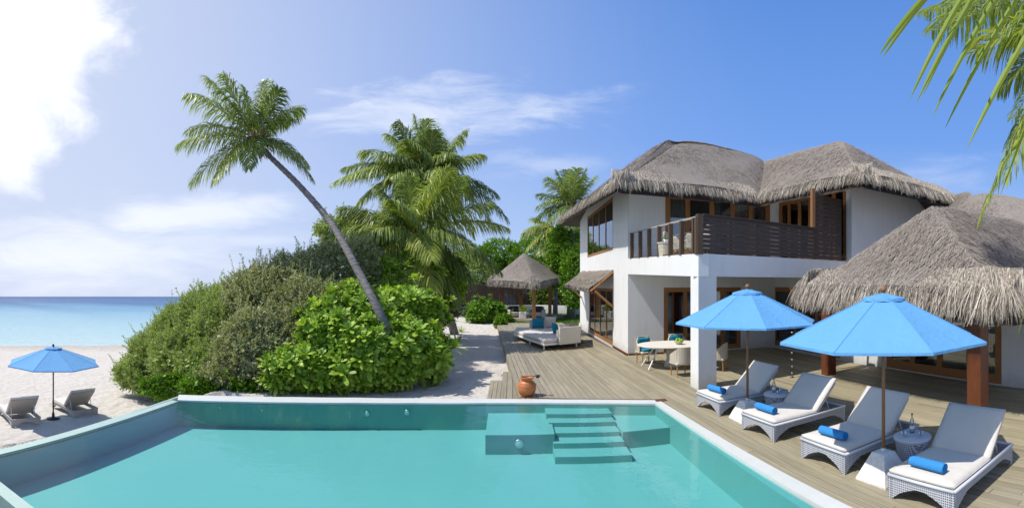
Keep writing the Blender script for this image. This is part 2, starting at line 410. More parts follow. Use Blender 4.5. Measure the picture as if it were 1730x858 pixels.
M_wetcop = mat('wet green coping', lambda gg: pbr(gg, gg.mix(gg.noise(oc(gg), 5, 5), (.30, .42, .36), (.42, .54, .48)), .12, None))
M_gutter = mat('dark green overflow channel', lambda gg: pbr(gg, (.05, .085, .06), .3))
def m_pool(gg):
    v = oc(gg); n = gg.noise(v, .35, 3); n2 = gg.noise(v, 9, 4, .6)
    c = gg.mix(n, (.165, .385, .365), (.215, .445, .42)); c = gg.mix(gg.m('MULTIPLY', n2, .3), c, (.14, .33, .33))
    return pbr(gg, c, .8)
M_pool = mat('turquoise pool render', m_pool)
M_pool_shade = mat('shade tinted pool side render', lambda gg: pbr(gg, gg.mix(gg.noise(oc(gg), 1.5, 4), (.09, .37, .45), (.12, .41, .49)), .8))  # bluer copy of the pool render, with the left wall's shade painted in
def m_water(gg):
    geo = oc(gg)
    n = gg.noise(geo, 1.3, 4, .55, .6); n2 = gg.noise(gg.mapping(geo, (5, 9, 1), (0, 0, .3)), 1.4, 3, .55)
    h = gg.m('ADD', gg.m('MULTIPLY', n, 1.2), gg.m('MULTIPLY', n2, .16))
    b = gg.node('ShaderNodeBump', None, Strength=.26, Distance=.05, Height=h)
    fr = gg.node('ShaderNodeFresnel', None, IOR=1.25); gg.l.new(b.outputs[0], fr.inputs['Normal'])
    gl = gg.node('ShaderNodeBsdfGlossy', None, Color=(1, 1, 1, 1), Roughness=.015); gg.l.new(b.outputs[0], gl.inputs['Normal'])
    tr = gg.node('ShaderNodeBsdfTransparent', None, Color=(.70, .94, .955, 1))
    mx = gg.node('ShaderNodeMixShader', None, _0=gg.m('MULTIPLY', fr.outputs[0], .72)); gg.l.new(tr.outputs[0], mx.inputs[1]); gg.l.new(gl.outputs[0], mx.inputs[2]); return mx.outputs[0]
M_water = mat('pool water', m_water)
def m_sea(gg):
    v = gg.node('ShaderNodeNewGeometry').outputs['Position']; s = gg.node('ShaderNodeSeparateXYZ', None, Vector=v)
    r = gg.m('SQRT', gg.m('ADD', gg.m('MULTIPLY', s.outputs[0], s.outputs[0]), gg.m('MULTIPLY', s.outputs[1], s.outputs[1])))
    pat = gg.noise(gg.mapping(v, (.02, .05, 1), (0, 0, .9)), 1.0, 5, .6)
    rr = gg.m('ADD', r, gg.m('MULTIPLY', gg.m('SUBTRACT', pat, .5), gg.m('MULTIPLY', r, .55)))
    f = gg.node('ShaderNodeMapRange', None, Value=rr, _1=40.0, _2=210.0, _3=0.0, _4=1.0).outputs[0]
    c = gg.ramp(f, [(0, (.42, .53, .51)), (.12, (.31, .46, .49)), (.32, (.19, .35, .44)), (.46, (.10, .24, .37)), (.60, (.035, .12, .26)), (1, (.014, .06, .18))])
    n = gg.noise(gg.mapping(v, (.35, .8, 1), (0, 0, .95)), 1.0, 6, .65)
    p = pbr(gg, c, .35, n, .6, .5, .08); return p
M_sea = mat('lagoon water', m_sea)
M_foam = mat('shore foam', lambda gg: pbr(gg, (.8, .82, .82), .6))
def m_glass(gg):
    fr = gg.node('ShaderNodeFresnel', None, IOR=1.55)
    gl = gg.node('ShaderNodeBsdfGlossy', None, Color=(.95, .97, 1, 1), Roughness=.02)
    tr = gg.node('ShaderNodeBsdfTransparent', None, Color=(.70, .74, .76, 1))
    k = gg.m('MULTIPLY_ADD', fr.outputs[0], 1.3, .06, clamp=True)
    mx = gg.node('ShaderNodeMixShader', None, _0=k); gg.l.new(tr.outputs[0], mx.inputs[1]); gg.l.new(gl.outputs[0], mx.inputs[2]); return mx.outputs[0]
M_glass = mat('door glass', m_glass)
def m_bottle(gg):
    fr = gg.node('ShaderNodeFresnel', None, IOR=1.5)
    gl = gg.node('ShaderNodeBsdfGlossy', None, Color=(.95, .97, 1, 1), Roughness=.02)
    tr = gg.node('ShaderNodeBsdfTransparent', None, Color=(.72, .78, .80, 1))
    mx = gg.node('ShaderNodeMixShader', None, _0=gg.m('MULTIPLY_ADD', fr.outputs[0], 1.5, .08, clamp=True)); gg.l.new(tr.outputs[0], mx.inputs[1]); gg.l.new(gl.outputs[0], mx.inputs[2]); return mx.outputs[0]
M_bottle = mat('clear bottle glass', m_bottle)
M_curtain = mat('white curtain', lambda gg: pbr(gg, gg.mix(gg.m('MULTIPLY_ADD', gg.m('SINE', gg.m('MULTIPLY', gg.m('ADD', gg.node('ShaderNodeSeparateXYZ', None, Vector=oc(gg)).outputs[0], gg.node('ShaderNodeSeparateXYZ', None, Vector=oc(gg)).outputs[1]), 60.0)), .5, .5), (.62, .60, .55), (.72, .70, .65)), .9))
def m_clay(gg):
    v = oc(gg); n = gg.noise(gg.mapping(v, (3, 3, 18)), 2, 5); return pbr(gg, gg.mix(n, (.42, .13, .035), (.56, .20, .06)), .5, n, .3, .006)
M_clay = mat('terracotta', m_clay)
M_black = mat('dark metal', lambda gg: pbr(gg, (.02, .02, .022), .4))
M_apple = mat('green apple skin', lambda gg: pbr(gg, gg.mix(gg.noise(oc(gg), 9, 2), (.22, .42, .02), (.36, .52, .04)), .3))
M_bowl = mat('pale green bowl', lambda gg: pbr(gg, (.40, .48, .22), .3))
M_steel = mat('light steel', lambda gg: pbr(gg, (.55, .56, .57), .3, metal=.8))
M_lens = mat('pool light lens', lambda gg: pbr(gg, (.50, .72, .72), .3))
M_farwall = mat('green blue far pool wall', lambda gg: pbr(gg, gg.mix(gg.noise(oc(gg), 1.5, 4), (.20, .44, .39), (.26, .50, .44)), .8))
M_palmn = leafmat('near palm leaflets', [(.1, (.07, .14, .012)), (.5, (.15, .25, .02)), (.9, (.31, .34, .05))], .5, .25, 3.0, .2)
M_stone = mat('grey stone', lambda gg: pbr(gg, gg.mix(gg.noise(oc(gg), 4, 5), (.30, .28, .25), (.52, .50, .46)), .9, gg.noise(oc(gg), 12, 5), .6, .02))

# ================================================================== THE SETTING
AX = math.radians(-3.3)                       # the deck, the pool's side and the house run along this bearing
DV = np.array([math.sin(AX), math.cos(AX)])   # into the depth
DU = np.array([math.cos(AX), -math.sin(AX)])  # to the right

# terrain: sand plateau beside the deck, dropping to the beach on the left and down to the sea
def smooth(a, b, x):
    t = min(1, max(0, (x-a)/(b-a))); return t*t*(3-2*t)
def ground(x, y):
    r = math.hypot(x, y)
    edge = -7.9 - .25*max(0, min(y-9, 12))*0
    w = .4 + 3.0*smooth(9.5, 13, y)
    t = smooth(edge, edge-w, x) if edge > edge-w else 0
    t = 1-smooth(edge-w, edge, x)
    low = -2.12 - .038*max(0, r-17) if r < 60 else -2.12-.038*43-(r-60)*.012
    far = smooth(60, 95, y)
    z = -.27*(1-t)+low*t
    z = z*(1-far)+(-4.5)*far
    return z
def sand():
    xs = np.concatenate([np.linspace(-160, -45, 14), np.linspace(-42, -18, 25), np.linspace(-17.5, 14, 180), np.linspace(16, 120, 20)])
    ys = np.concatenate([np.linspace(-120, -6, 12), np.linspace(-5, 36, 210), np.linspace(37, 150, 30)])
    V = []; Fs = []
    for y in ys:
        for x in xs:
            z = ground(x, y)
            if -45 < x < 16 and -6 < y < 60:
                z += .05*mnoise.noise((x*.7, y*.7, 0))+.03*mnoise.noise((x*2.1, y*2.1, 3))
            # hollow for the pool
            if -7.75 < x < 3.95 and 2.6 < y < 11.0: z = -1.6
            if -.6 < x < 12 and y < 35: z = min(z, -.3) if x < 3.5 or y > 10.8 or x > 4.2 else -.6
            V.append((x, y, z))
    n = len(xs)
    for j in range(len(ys)-1):
        for i in range(n-1):
            a = j*n+i; Fs.append((a, a+1, a+n+1, a+n))
    m = MB(); m.add(V, Fs); return struct('sand_beach', m, M_sand, True)
sand()

# sea
m = MB(); N = 180; V = []; Fs = []
rad = [30, 44, 60, 90, 130, 180, 209]
for r in rad:
    for k in range(N): V.append((r*math.sin(2*PI*k/N), r*math.cos(2*PI*k/N), -3.2))
for i in range(len(rad)-1):
    for k in range(N): Fs.append((i*N+k, i*N+(k+1) % N, (i+1)*N+(k+1) % N, (i+1)*N+k))
Fs = [f[::-1] for f in Fs]
m.add(V, Fs); struct('sea', m, M_sea)
# two low foam lines along the shore and a wavelet
m = MB(); S = []
for k in range(60):
    a = math.radians(-66+k*.6); rr = 45.2+.8*mnoise.noise((a*9, 0, 0)); w = .12+.10*mnoise.noise((a*31, 2, 0))
    S.append([(rr*math.sin(a), rr*math.cos(a), -3.175), ((rr+w)*math.sin(a), (rr+w)*math.cos(a), -3.175)])
m.strips(np.array([S]))
S = []
for k in range(90):
    a = math.radians(-66+k*.4); rr = 48.5+1.6*mnoise.noise((a*7, 5, 0)); w = max(.01, .16*mnoise.noise((a*26, 8, 0))+.04)
    S.append([(rr*math.sin(a), rr*math.cos(a), -3.17), ((rr+w)*math.sin(a), (rr+w)*math.cos(a), -3.17)])
m.strips(np.array([S])); struct('shore_foam', m, M_foam)

# ------------------------------------------------------------------ pool
FZ = -.62
def g2(px, py, z=0): p = gd(px, py, z); return (p[0], p[1])
far_in = [g2(*p) for p in ((300, 676), (400, 678.5), (500, 680), (600, 680.5), (700, 681), (821, 681), (870, 681), (925, 681), (980, 681.3), (1030, 681.6), (1107, 682))]
far_out = [g2(*p) for p in ((302, 667), (400, 669.5), (500, 671), (600, 672), (700, 673), (821, 674), (870, 674.3), (925, 674.7), (980, 675), (1030, 675.3), (1112, 676))]
R0, R1 = far_in[-1], (3.64, 3.14)
L0, L1 = far_in[0], (-6.86, 3.14)
LO0, LO1 = (far_out[0][0]-.02, far_out[0][1]), (-7.02, 2.96)
RO0, RO1 = far_out[-1], (3.98, 3.14)
# basin floor and walls
floor_poly = [L1, R1]+far_in[::-1]
m = MB(); m.prism(floor_poly, FZ-.3, FZ); struct('pool_floor', m, M_pool)
def wall_strip(name, pts, z0, z1, mt, t=.12):
    m = MB()
    for a, b in zip(pts[:-1], pts[1:]): m.obox(a, b, t, z0, z1)
    struct(name, m, mt)
wall_strip('pool_wall', far_in, FZ-.2, -.034, M_farwall, .14)
wall_strip('pool_wall', [R0, (3.64, -3)], FZ-.2, -.034, M_pool, .14)
wall_strip('pool_wall', [L1, L0], FZ-.2, -.10, M_pool_shade, .10)
wall_strip('pool_wall', [R1, L1], FZ-.2, -.10, M_pool, .10)
wall_strip('pool_outer_wall', [LO1, LO0], -3.4, -.034, M_wetcop, -.06)
# water
m = MB(); V = [(x, y, -.030) for x, y in [L1, R1]+far_in[::-1]]; m.add(V, [tuple(range(len(V)))]); struct('pool_water', m, M_water)
# coping: the dry pale rim behind and beside, the wet infinity rim on the left and front
m = MB()
for i in range(len(far_in)-1):
    a, b, c, d = far_in[i], far_in[i+1], far_out[i+1], far_out[i]
    V = [(*a, -.06), (*b, -.06), (*c, -.4), (*d, -.4), (*a, .006), (*b, .006), (*c, .006), (*d, .006)]
    m.add(V, [(3, 2, 1, 0), (4, 5, 6, 7), (0, 1, 5, 4), (1, 2, 6, 5), (2, 3, 7, 6), (3, 0, 4, 7)])
struct('pool_coping', m, M_coping)
m = MB()
V = []
for z in (-.06, .006):
    V += [(*R0, z), (R0[0]+.34/6.1*14, -3.0, z), (R0[0]+.34/6.1*14+.33, -3.0, z), (RO0[0]+.02, RO0[1]-.0, z)]
m.add(V, [(3, 2, 1, 0)[::-1], (4, 5, 6, 7)[::-1], (0, 1, 5, 4)[::-1], (1, 2, 6, 5)[::-1], (2, 3, 7, 6)[::-1], (3, 0, 4, 7)[::-1]])
struct('pool_coping', m, M_coping)
m = MB(); m.obox((L1[0]+.03, L1[1]), (L0[0]+.03, L0[1]-.01), .20, -.055, -.020); m.obox((L1[0]-.2, 2.96), (3.6, 2.96), .2, -.3, -.017); struct('infinity_rim', m, M_wetcop)
m = MB(); m.box(-7.4, 3.5, 2.5, 2.955, -.9, -.34); struct('overflow_channel', m, M_gutter)
# steps and benches under water
def arc_y(x):
    for (xa, ya), (xb, yb) in zip(far_in[:-1], far_in[1:]):
        if xa <= x <= xb: return ya+(yb-ya)*(x-xa)/(xb-xa)
    return far_in[-1][1]
def bench(name, pxl, pxr, rl, rr, zt, lbl=None):
    a = xy(pxl, rl); b = xy(pxr, rr)
    # the far side follows the same sight lines back to the wall
    m = MB(); c = (b[0]+.02, arc_y(b[0])+.02); d = (a[0]-.02, arc_y(a[0])+.02)
    m.prism([a, b, c, d], FZ-.01, zt); o = m.build(name, M_pool); o['kind'] = 'structure'; return o
bench('pool_bench', 820, 937, 9.43, 9.5, -.23)
bench('pool_bench', 1052, 1138, 9.75, 10.1, -.27)
prev = None
for i, (l, r_, rl, rr, zt) in enumerate([(938, 1068, 8.94, 9.05, -.485), (935, 1055, 9.39, 9.5, -.38), (931, 1047, 9.75, 9.85, -.29), (927, 1040, 10.17, 10.25, -.20), (923, 1034, 10.53, 10.58, -.11)]):
    a = xy(l, rl); b = xy(r_, rr); m = MB(); m.prism([a, b, (b[0], arc_y(b[0])+.01*i), (a[0], arc_y(a[0])+.01*i)], FZ-.01, zt-.001*i)
    o = m.build('pool_step', M_pool); o['kind'] = 'structure'
# underwater lamps (unlit lenses)
def pool_light(p, n, label, s=.085):
    s *= .75
    o = thing('pool_light', label, 'pool light', tuple(p), 0, 'round lights set in the pool walls')
    o.rotation_euler = Vector((n[0], n[1], 0)).to_track_quat('Z', 'Y').to_euler()
    m = MB(); m.lathe([(s*1.2, 0), (s*1.2, .006), (s*1.0, .012)], 20); m.build('rim', M_steel, o, True)
    m = MB(); m.lathe([(s*.98, .0), (s*.95, .010), (s*.55, .014), (0, .016)], 20); m.build('lens', M_lens, o, True)
for px, py, lb in ((443, 693, 'small round light on the far pool wall, second from the left'), (372, 689, 'faint round light at the far left end of the far pool wall'), (620, 699, 'round white light in the middle of the far pool wall'), (687, 697, 'small light in the far pool wall just left of the shallow bench')):
    x = (px-CX)/F; yy = None
    # hit the far wall
    best = min(((abs(math.atan2(xx, arc_y(xx))-x), xx) for xx in np.linspace(-7.3, 3, 800)))[1]
    y_ = arc_y(best)-.012; r = math.hypot(best, y_); z = EYE-(py-CY)*r/F
    pool_light((best, y_, max(z, -.5)), (-.1, -1), lb, .075 if px > 600 else .05)
p = at(877, 750, 9.42); pool_light((p[0], p[1], p[2]), (-.1, -1), 'round white light in the front of the shallow pool bench', .1)
p = at(1228, 793, 7.0); pool_light((3.48, 6.9, -.44), (-1, 0), 'small round light low on the right side wall of the pool', .05)

# ------------------------------------------------------------------ deck
left0, left1 = np.array(g2(878, 672)), np.array((-1.0, 31.6))
bw, gap = .142, .014
board_len = {}
def board_mesh(L):
    k = round(L, 2)
    if k not in board_len:
        b = MB(); b.box(-(bw-gap)/2, (bw-gap)/2, 0, k-.006, -.03, 0, .004); o = b.build('board', M_deck); board_len[k] = o.data; bpy.data.objects.remove(o)
    return board_len[k]
base_m = MB(); base_m.prism([(.3, 11.25), (3.45, 10.95), (4.0, 10.2), (4.25, -3), (11.1, -3), (11.1, 18.3), (4.9, 18.3), (4.9, 34), (-1.0, 33.6)], -.40, -.085)
deck = base_m.build('timber_deck', M_dark); deck['kind'] = 'structure'
org = left0-DV*0
c0 = float(np.dot(org, DU))
brand = random.Random(4)
nb = 0
k = 0
while True:
    c = c0+(k+.5)*bw
    if c > 11.6: break
    # board centre line: DU*c + DV*v
    def vat(y): return (y-DU[1]*c)/DV[1]
    x_at = lambda y: DU[0]*c+DV[0]*vat(y)
    xm = x_at(10.6)
    if xm < 3.52:
        ys = 10.0
        for (xa, ya), (xb, yb) in zip(far_out[:-1], far_out[1:]):
            if xa <= xm <= xb: ys = ya+(yb-ya)*(xm-xa)/(xb-xa)-.05
        y0 = max(ys, 10.6) if xm > 0 else 11.5
    else: y0 = -2.8
    x18 = x_at(17.9)
    y1 = 33.2 if x18 < 4.35 else 17.75
    v0, v1 = vat(y0), vat(y1)
    v = v0
    first = True
    while v < v1-.05:
        L = brand.choice([4.2, 4.8, 5.4, 6.0, 7.2])
        if first: L *= brand.uniform(.35, 1); first = False
        L = min(round(L, 1), v1-v)
        if v1-(v+L) < .8: L = v1-v
        o = bpy.data.objects.new('board', board_mesh(L)); COL.objects.link(o); o.parent = deck
        p = DU*c+DV*v; o.location = (p[0], p[1], brand.uniform(-.0025, .0025)); o.rotation_euler = (0, 0, -AX)
        nb += 1; v += round(L, 2) if L == round(L, 1) else L
    k += 1
print('boards', nb)
m = MB(); m.obox(left0+np.array([-.01, -.05]), left1, -.03, -.30, -.034, None); o = m.build('edge_board', M_deck, deck)
# thin trim along the front edge
m = MB()
fo = [p for p in far_out if p[0] > .1]
m.obox((left0[0], left0[1]-.02), fo[1], .05, -.05, .012)
for a, b in zip(fo[1:-1], fo[2:]): m.obox(a, b, .05, -.05, .012)
m.build('front_trim', M_railpost, deck)
# two lower treads on the left
def tread(x0, x1, y0, y1, z):
    o = None
    n = max(2, int(round((x1-x0)/bw)))
    w = (x1-x0)/n
    mm = MB(); mm.box(x0+.01, x1-.01, y0+.02, y1-.02, z-.25, z-.035); o = mm.build('deck_step', M_dark); o['kind'] = 'structure'
    for i in range(n):
        b = MB(); b.box(x0+i*w+.004, x0+(i+1)*w-.004, y0, y1, z-.03, z, .004); b.build('board', M_deck, o)
t1 = g2(866, 672, -.0); t2 = g2(839, 672, 0)
tread(-.30, .17, 11.55, 15.55, -.11)
tread(-.66, -.305, 11.58, 14.6, -.205)
# small square drain lid at the pool corner
o = MB().box(3.35, 3.62, 10.63, 10.83, .0, .016, .004).build('drain_cover', M_post); tag(o, 'small brown square drain cover at the right far corner of the pool rim', 'drain cover')

# ------------------------------------------------------------------ HOUSE
M_grail = mat('pale grey handrail', lambda gg: pbr(gg, (.34, .32, .30), .5))
P_F = np.array(xy(980, 30.0)); P_H = np.array(xy(1061, 18.36)); P_C = np.array(xy(1180, 12.38))
HB = (P_H[0], P_H[1], 0)
house = thing('beach_villa', 'two storey white beach villa with thatched roofs, balcony and veranda, right of the deck', 'house', (P_H[0], P_H[1], 0))
HO = np.array(HB)
def hp(name, m, mt, parent=None, smooth=False, kind=None): return m.build(name, mt, parent or house, smooth, HO, kind)
def s_of(px, P, Q):
    """distance along P->Q where the sight line of column px crosses"""
    a = (px-CX)/F; d = np.array([math.sin(a), math.cos(a)]); e = norm(np.array(Q)-np.array(P))
    A = np.array([[d[0], -e[0]], [d[1], -e[1]]]); t, s = np.linalg.solve(A, np.array(P)); return s, t
def pt(P, Q, s): P = np.array(P, float); return P+norm(np.array(Q)-P)*s
def zpx(px, py, P, Q): s, r = s_of(px, P, Q); return EYE+(CY-py)*r/F
def wall_open(name, P, Q, z0, z1, th, ops, mt=None, z1q=None):
    """wall P->Q (th to the left of the direction, negative right) with openings (s0,s1,za,zb)"""
    L = np.linalg.norm(np.array(Q)-np.array(P)); ops = sorted(ops); cur = 0; m = MB()
    zt = lambda s: z1 if z1q is None else z1+(z1q-z1)*s/L
    for (a, b, za, zb) in ops:
        if a > cur+1e-3: m.obox(pt(P, Q, cur), pt(P, Q, a), th, z0, zt(cur), (z0, zt(a)))
        if za > z0+.01: m.obox(pt(P, Q, a), pt(P, Q, b), th, z0, za)
        if zb < zt(a)-.01: m.obox(pt(P, Q, a), pt(P, Q, b), th, zb, zt(a), (zb, zt(b)))
        cur = b
    if cur < L-1e-3: m.obox(pt(P, Q, cur), pt(P, Q, L), th, z0, zt(cur), (z0, zt(L)))
    return hp(name, m, mt or M_wall)
def glazing(name, P, Q, s0, s1, z0, z1, side, bays, fw=.09, inset=.05, depth=.07, rails=(), mt=None, handle=None, parent=None):
    """framed glazing in an opening: frame, panes, stiles. side=+1 wall thickness to the left of P->Q"""
    mt = mt or M_frame
    P = np.array(P, float); Q = np.array(Q, float); e = norm(Q-P); n = np.array([-e[1], e[0]])*side
    A = P+n*inset; B = Q+n*inset; w = depth*side
    m = MB()
    m.obox(pt(A, B, s0), pt(A, B, s0+fw), w, z0, z1); m.obox(pt(A, B, s1-fw), pt(A, B, s1), w, z0, z1)
    m.obox(pt(A, B, s0+fw), pt(A, B, s1-fw), w, z1-fw, z1); m.obox(pt(A, B, s0+fw), pt(A, B, s1-fw), w, z0, z0+fw*.7)
    fo = hp(name, m, mt, parent)
    xs = [s0+fw]+[s0+(s1-s0)*b for b in bays]+[s1-fw]
    A2 = A+n*.012; B2 = B+n*.012; sw = fw*.8
    for i in range(len(xs)-1):
        a, b = xs[i], xs[i+1]
        za, zb = z0+fw*.7, z1-fw
        lf = MB()
        lf.obox(pt(A2, B2, a+.004), pt(A2, B2, a+sw), w*.6, za, zb); lf.obox(pt(A2, B2, b-sw), pt(A2, B2, b-.004), w*.6, za, zb)
        lf.obox(pt(A2, B2, a+sw), pt(A2, B2, b-sw), w*.6, za, za+sw*1.6); lf.obox(pt(A2, B2, a+sw), pt(A2, B2, b-sw), w*.6, zb-sw, zb)
        for rz in rails: lf.obox(pt(A2, B2, a+sw), pt(A2, B2, b-sw), w*.6, rz-.02, rz+.02)
        hp('sash', lf, mt, fo)
        g_ = MB(); A3 = A2+n*.022; B3 = B2+n*.022
        g_.obox(pt(A3, B3, a+sw*.8), pt(A3, B3, b-sw*.8), .006*side, za+sw, zb-sw*.7); hp('pane', g_, M_glass, fo)
    if handle:
        for sh in handle:
            h_ = MB(); A4 = A2-n*.03; B4 = B2-n*.03
            h_.obox(pt(A4, B4, sh-.012), pt(A4, B4, sh+.012), .02*side, z0+.85, z0+1.25); hp('handle', h_, M_black, fo)
    return fo
def curtain(P, Q, s0, s1, z0, z1, side, back=.35):
    P = np.array(P, float); Q = np.array(Q, float); e = norm(Q-P); n = np.array([-e[1], e[0]])*side
    k = max(6, int((s1-s0)/.03)); S = []
    for i in range(k+1):
        s = s0+(s1-s0)*i/k; q = P+e*s+n*(back+.03*math.sin(i*1.7)); S.append([(q[0], q[1], z0), (q[0], q[1], z1)])
    m = MB(); m.strips(np.array([S])); 
    return hp('curtain', m, M_curtain)

# --- plan
WR = 11.12                                     # face of the right wing's long wall
P_B = np.array((WR, 17.9))                     # inner corner between the recess and the right wing
P_H2 = np.array(P_H)
TH = .22
# left face of the left wing: runs from the near corner into depth, seen from the left. direction H->F, thickness to the right
def sF(px): return s_of(px, P_H, P_F)[0]
dl0, dl1 = sF(1035.5), sF(995.5)
wl0, wl1 = sF(1035.5), sF(992.5)
wz0 = zpx(1015, 429, P_H, P_F)
wall_open('left_wall', P_H, P_F, -.1, 6.55, -TH, [(dl0, dl1, 0.02, 2.62)], z1q=None) if False else None
m_ops_low = [(dl0, dl1, .03, 2.55)]
m_ops_up = [(wl0, wl1, 4.25, 6.6)]
wall_open('wall', P_H, P_F, -.3, 3.4, -TH, m_ops_low)
wall_open('wall', P_H, P_F, 3.4, 6.62, -TH, m_ops_up, z1q=7.3)
glazing('window', P_H, P_F, wl0, wl1, 4.25, 6.6, -1, (.25, .5, .75), .075, .0, .1)
glazing('door', P_H, P_F, dl0, dl1, .03, 2.55, -1, (.25, .5, .75), .075, .0, .1, handle=[dl0+(dl1-dl0)*.47])
# skirting strip
m = MB(); m.obox(P_H+np.array([-.0, 0]), pt(P_H, P_F, dl0-.02), .025, -.02, .06); hp('skirting', m, M_post)
# recess back wall (ground floor) P_H -> P_B facing the camera
def sB(px): return s_of(px, P_H, P_B)[0]
LB = np.linalg.norm(P_B-P_H)
a0, a1, a2, a3 = sB(1121.5), sB(1252), sB(1262), LB
wall_open('wall', P_H, P_B, -.3, 3.25, TH, [(a0, a1, .03, 2.62)])
glazing('door', P_H, P_B, a0, a1, .03, 2.62, 1, (.27, .5, .75), .1, .03, .09, handle=[a0+(a1-a0)*.48])
curtain(P_H, P_B, a0+.16, a0+.42, .05, 2.5, 1); curtain(P_H, P_B, a0+(a1-a0)*.76, a0+(a1-a0)*.9, .05, 2.5, 1)
m = MB(); m.obox(P_H+np.array([.02, -.0]), pt(P_H, P_B, a0-.02), -.025, -.02, .06); hp('skirting', m, M_post)
# upper floor back wall
u0, u1 = sB(1124), LB-.25
wall_open('wall', P_H, P_B, 3.25, 6.75, TH, [(u0, u1, 3.6, 6.4)])
glazing('door', P_H, P_B, u0, u1, 3.6, 6.4, 1, (.20, .42, .62, .80), .13, .03, .09)
curtain(P_H, P_B, u0+.3, u0+.9, 3.6, 6.3, 1, .14); curtain(P_H, P_B, u0+2.0, u0+2.5, 3.6, 6.3, 1, .14); curtain(P_H, P_B, u1-1.7, u1-.7, 3.6, 6.3, 1, .14)
# right wing long wall: from P_B towards the camera, openings seen from the left (house inside on the left of the direction)
P_R = np.array((WR-.05, 1.5))
def sR(px): return s_of(px, P_B, P_R)[0]
o1 = (sR(1284), sR(1420)); o2 = (sR(1497), sR(1692))
wall_open('wall', P_B, P_R, -.3, 3.3, TH, [(o1[0], o1[1], .03, 2.62), (o2[0], o2[1], .03, 2.62)])
glazing('door', P_B, P_R, o1[0], o1[1], .03, 2.62, 1, (.22, .48, .74), .11, .03, .09, handle=[o1[0]+(o1[1]-o1[0])*.46])
glazing('door', P_B, P_R, o2[0], o2[1], .03, 2.62, 1, (.25, .5, .75), .13, .03, .09, handle=[o2[0]+(o2[1]-o2[0])*.48, o2[0]+(o2[1]-o2[0])*.52])
curtain(P_B, P_R, o1[0]+.15, o1[0]+.6, .05, 2.5, 1); curtain(P_B, P_R, o2[0]+.15, o2[0]+.4, .05, 2.5, 1)
# right wing upper floor
P_U = np.array((WR, 12.75))
q = (s_of(1286, P_B, P_U)[0], s_of(1384, P_B, P_U)[0])
LU = np.linalg.norm(P_U-P_B)
wall_open('wall', P_B, P_U, 3.3, 6.75, TH, [(.25, LU-.3, 3.6, 6.4)])
glazing('door', P_B, P_U, .25, LU-.3, 3.6, 6.4, 1, (.17, .34, .5, .66, .83), .13, .03, .09)
for cs in (.45, 1.15, 1.9, 2.9, 3.9): curtain(P_B, P_U, cs, cs+.34, 3.6, 6.3, 1, .14)
P_V = np.array((15.6, 12.6))
wall_open('wall', P_U, P_V, 3.3, 6.6, TH, [])
# shells behind so that the rooms are closed: rear and far walls, floors
m = MB()
m.obox(P_F, (P_F[0]+6.5, P_F[1]+.4), -TH, -.3, 6.9); hp('wall', m, M_wall)
m = MB(); m.obox((P_F[0]+6.5, P_F[1]+.3), (17.5, 24), TH, -.3, 6.6); m.obox((17.5, 24), (17.4, 12.0), -TH, -.3, 3.2); m.obox((17.4, 12.0), (17.4, 1.0), -TH, -.3, 2.3); m.obox((14.0, 1.2), (WR, 1.2), TH, -.3, 2.5); hp('wall', m, M_wall)
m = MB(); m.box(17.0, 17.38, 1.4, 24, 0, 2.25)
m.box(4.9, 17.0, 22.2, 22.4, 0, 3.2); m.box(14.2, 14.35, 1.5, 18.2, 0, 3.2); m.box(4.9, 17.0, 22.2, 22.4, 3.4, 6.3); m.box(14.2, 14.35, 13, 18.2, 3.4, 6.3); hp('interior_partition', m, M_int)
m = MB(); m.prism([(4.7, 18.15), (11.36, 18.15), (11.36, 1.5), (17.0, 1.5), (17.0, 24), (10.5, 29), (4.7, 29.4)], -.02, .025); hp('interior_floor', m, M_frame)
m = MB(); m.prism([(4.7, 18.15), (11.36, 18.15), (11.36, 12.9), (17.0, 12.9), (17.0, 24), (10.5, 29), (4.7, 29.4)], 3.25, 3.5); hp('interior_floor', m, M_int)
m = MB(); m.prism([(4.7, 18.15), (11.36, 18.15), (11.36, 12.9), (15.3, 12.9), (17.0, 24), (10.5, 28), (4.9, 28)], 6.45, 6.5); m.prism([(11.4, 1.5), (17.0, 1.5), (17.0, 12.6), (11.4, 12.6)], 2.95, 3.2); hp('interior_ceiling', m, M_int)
# simple furniture silhouettes behind the glass
for (x, y, z, w, d, h, lb) in ((12.6, 9.0, .03, .9, 1.9, .75, 'white bed'), (12.4, 5.2, .03, 1.0, 1.0, .8, 'low armchair'), (12.9, 14.2, .03, .9, 2.4, .8, 'sofa')):
    f = MB(); f.box(x-w/2, x+w/2, y-d/2, y+d/2, z+.15, z+h*.55, .06); f.box(x+w/2-.2, x+w/2, y-d/2, y+d/2, z+h*.4, z+h, .05)
    for sx in (-1, 1):
        for sy in (-1, 1): f.box(x+sx*(w/2-.08)-.03, x+sx*(w/2-.08)+.03, y+sy*(d/2-.08)-.03, y+sy*(d/2-.08)+.03, z, z+.16)
    o = f.build('indoor_'+('bed' if 'bed' in lb else 'armchair' if 'arm' in lb else 'sofa'), M_cream)
    tag(o, {'white bed': 'pale bed behind the veranda door glass', 'low armchair': 'pale low armchair indoors behind the nearest veranda door', 'sofa': 'pale sofa indoors behind the doors at the far end of the veranda'}[lb], lb.split()[-1])

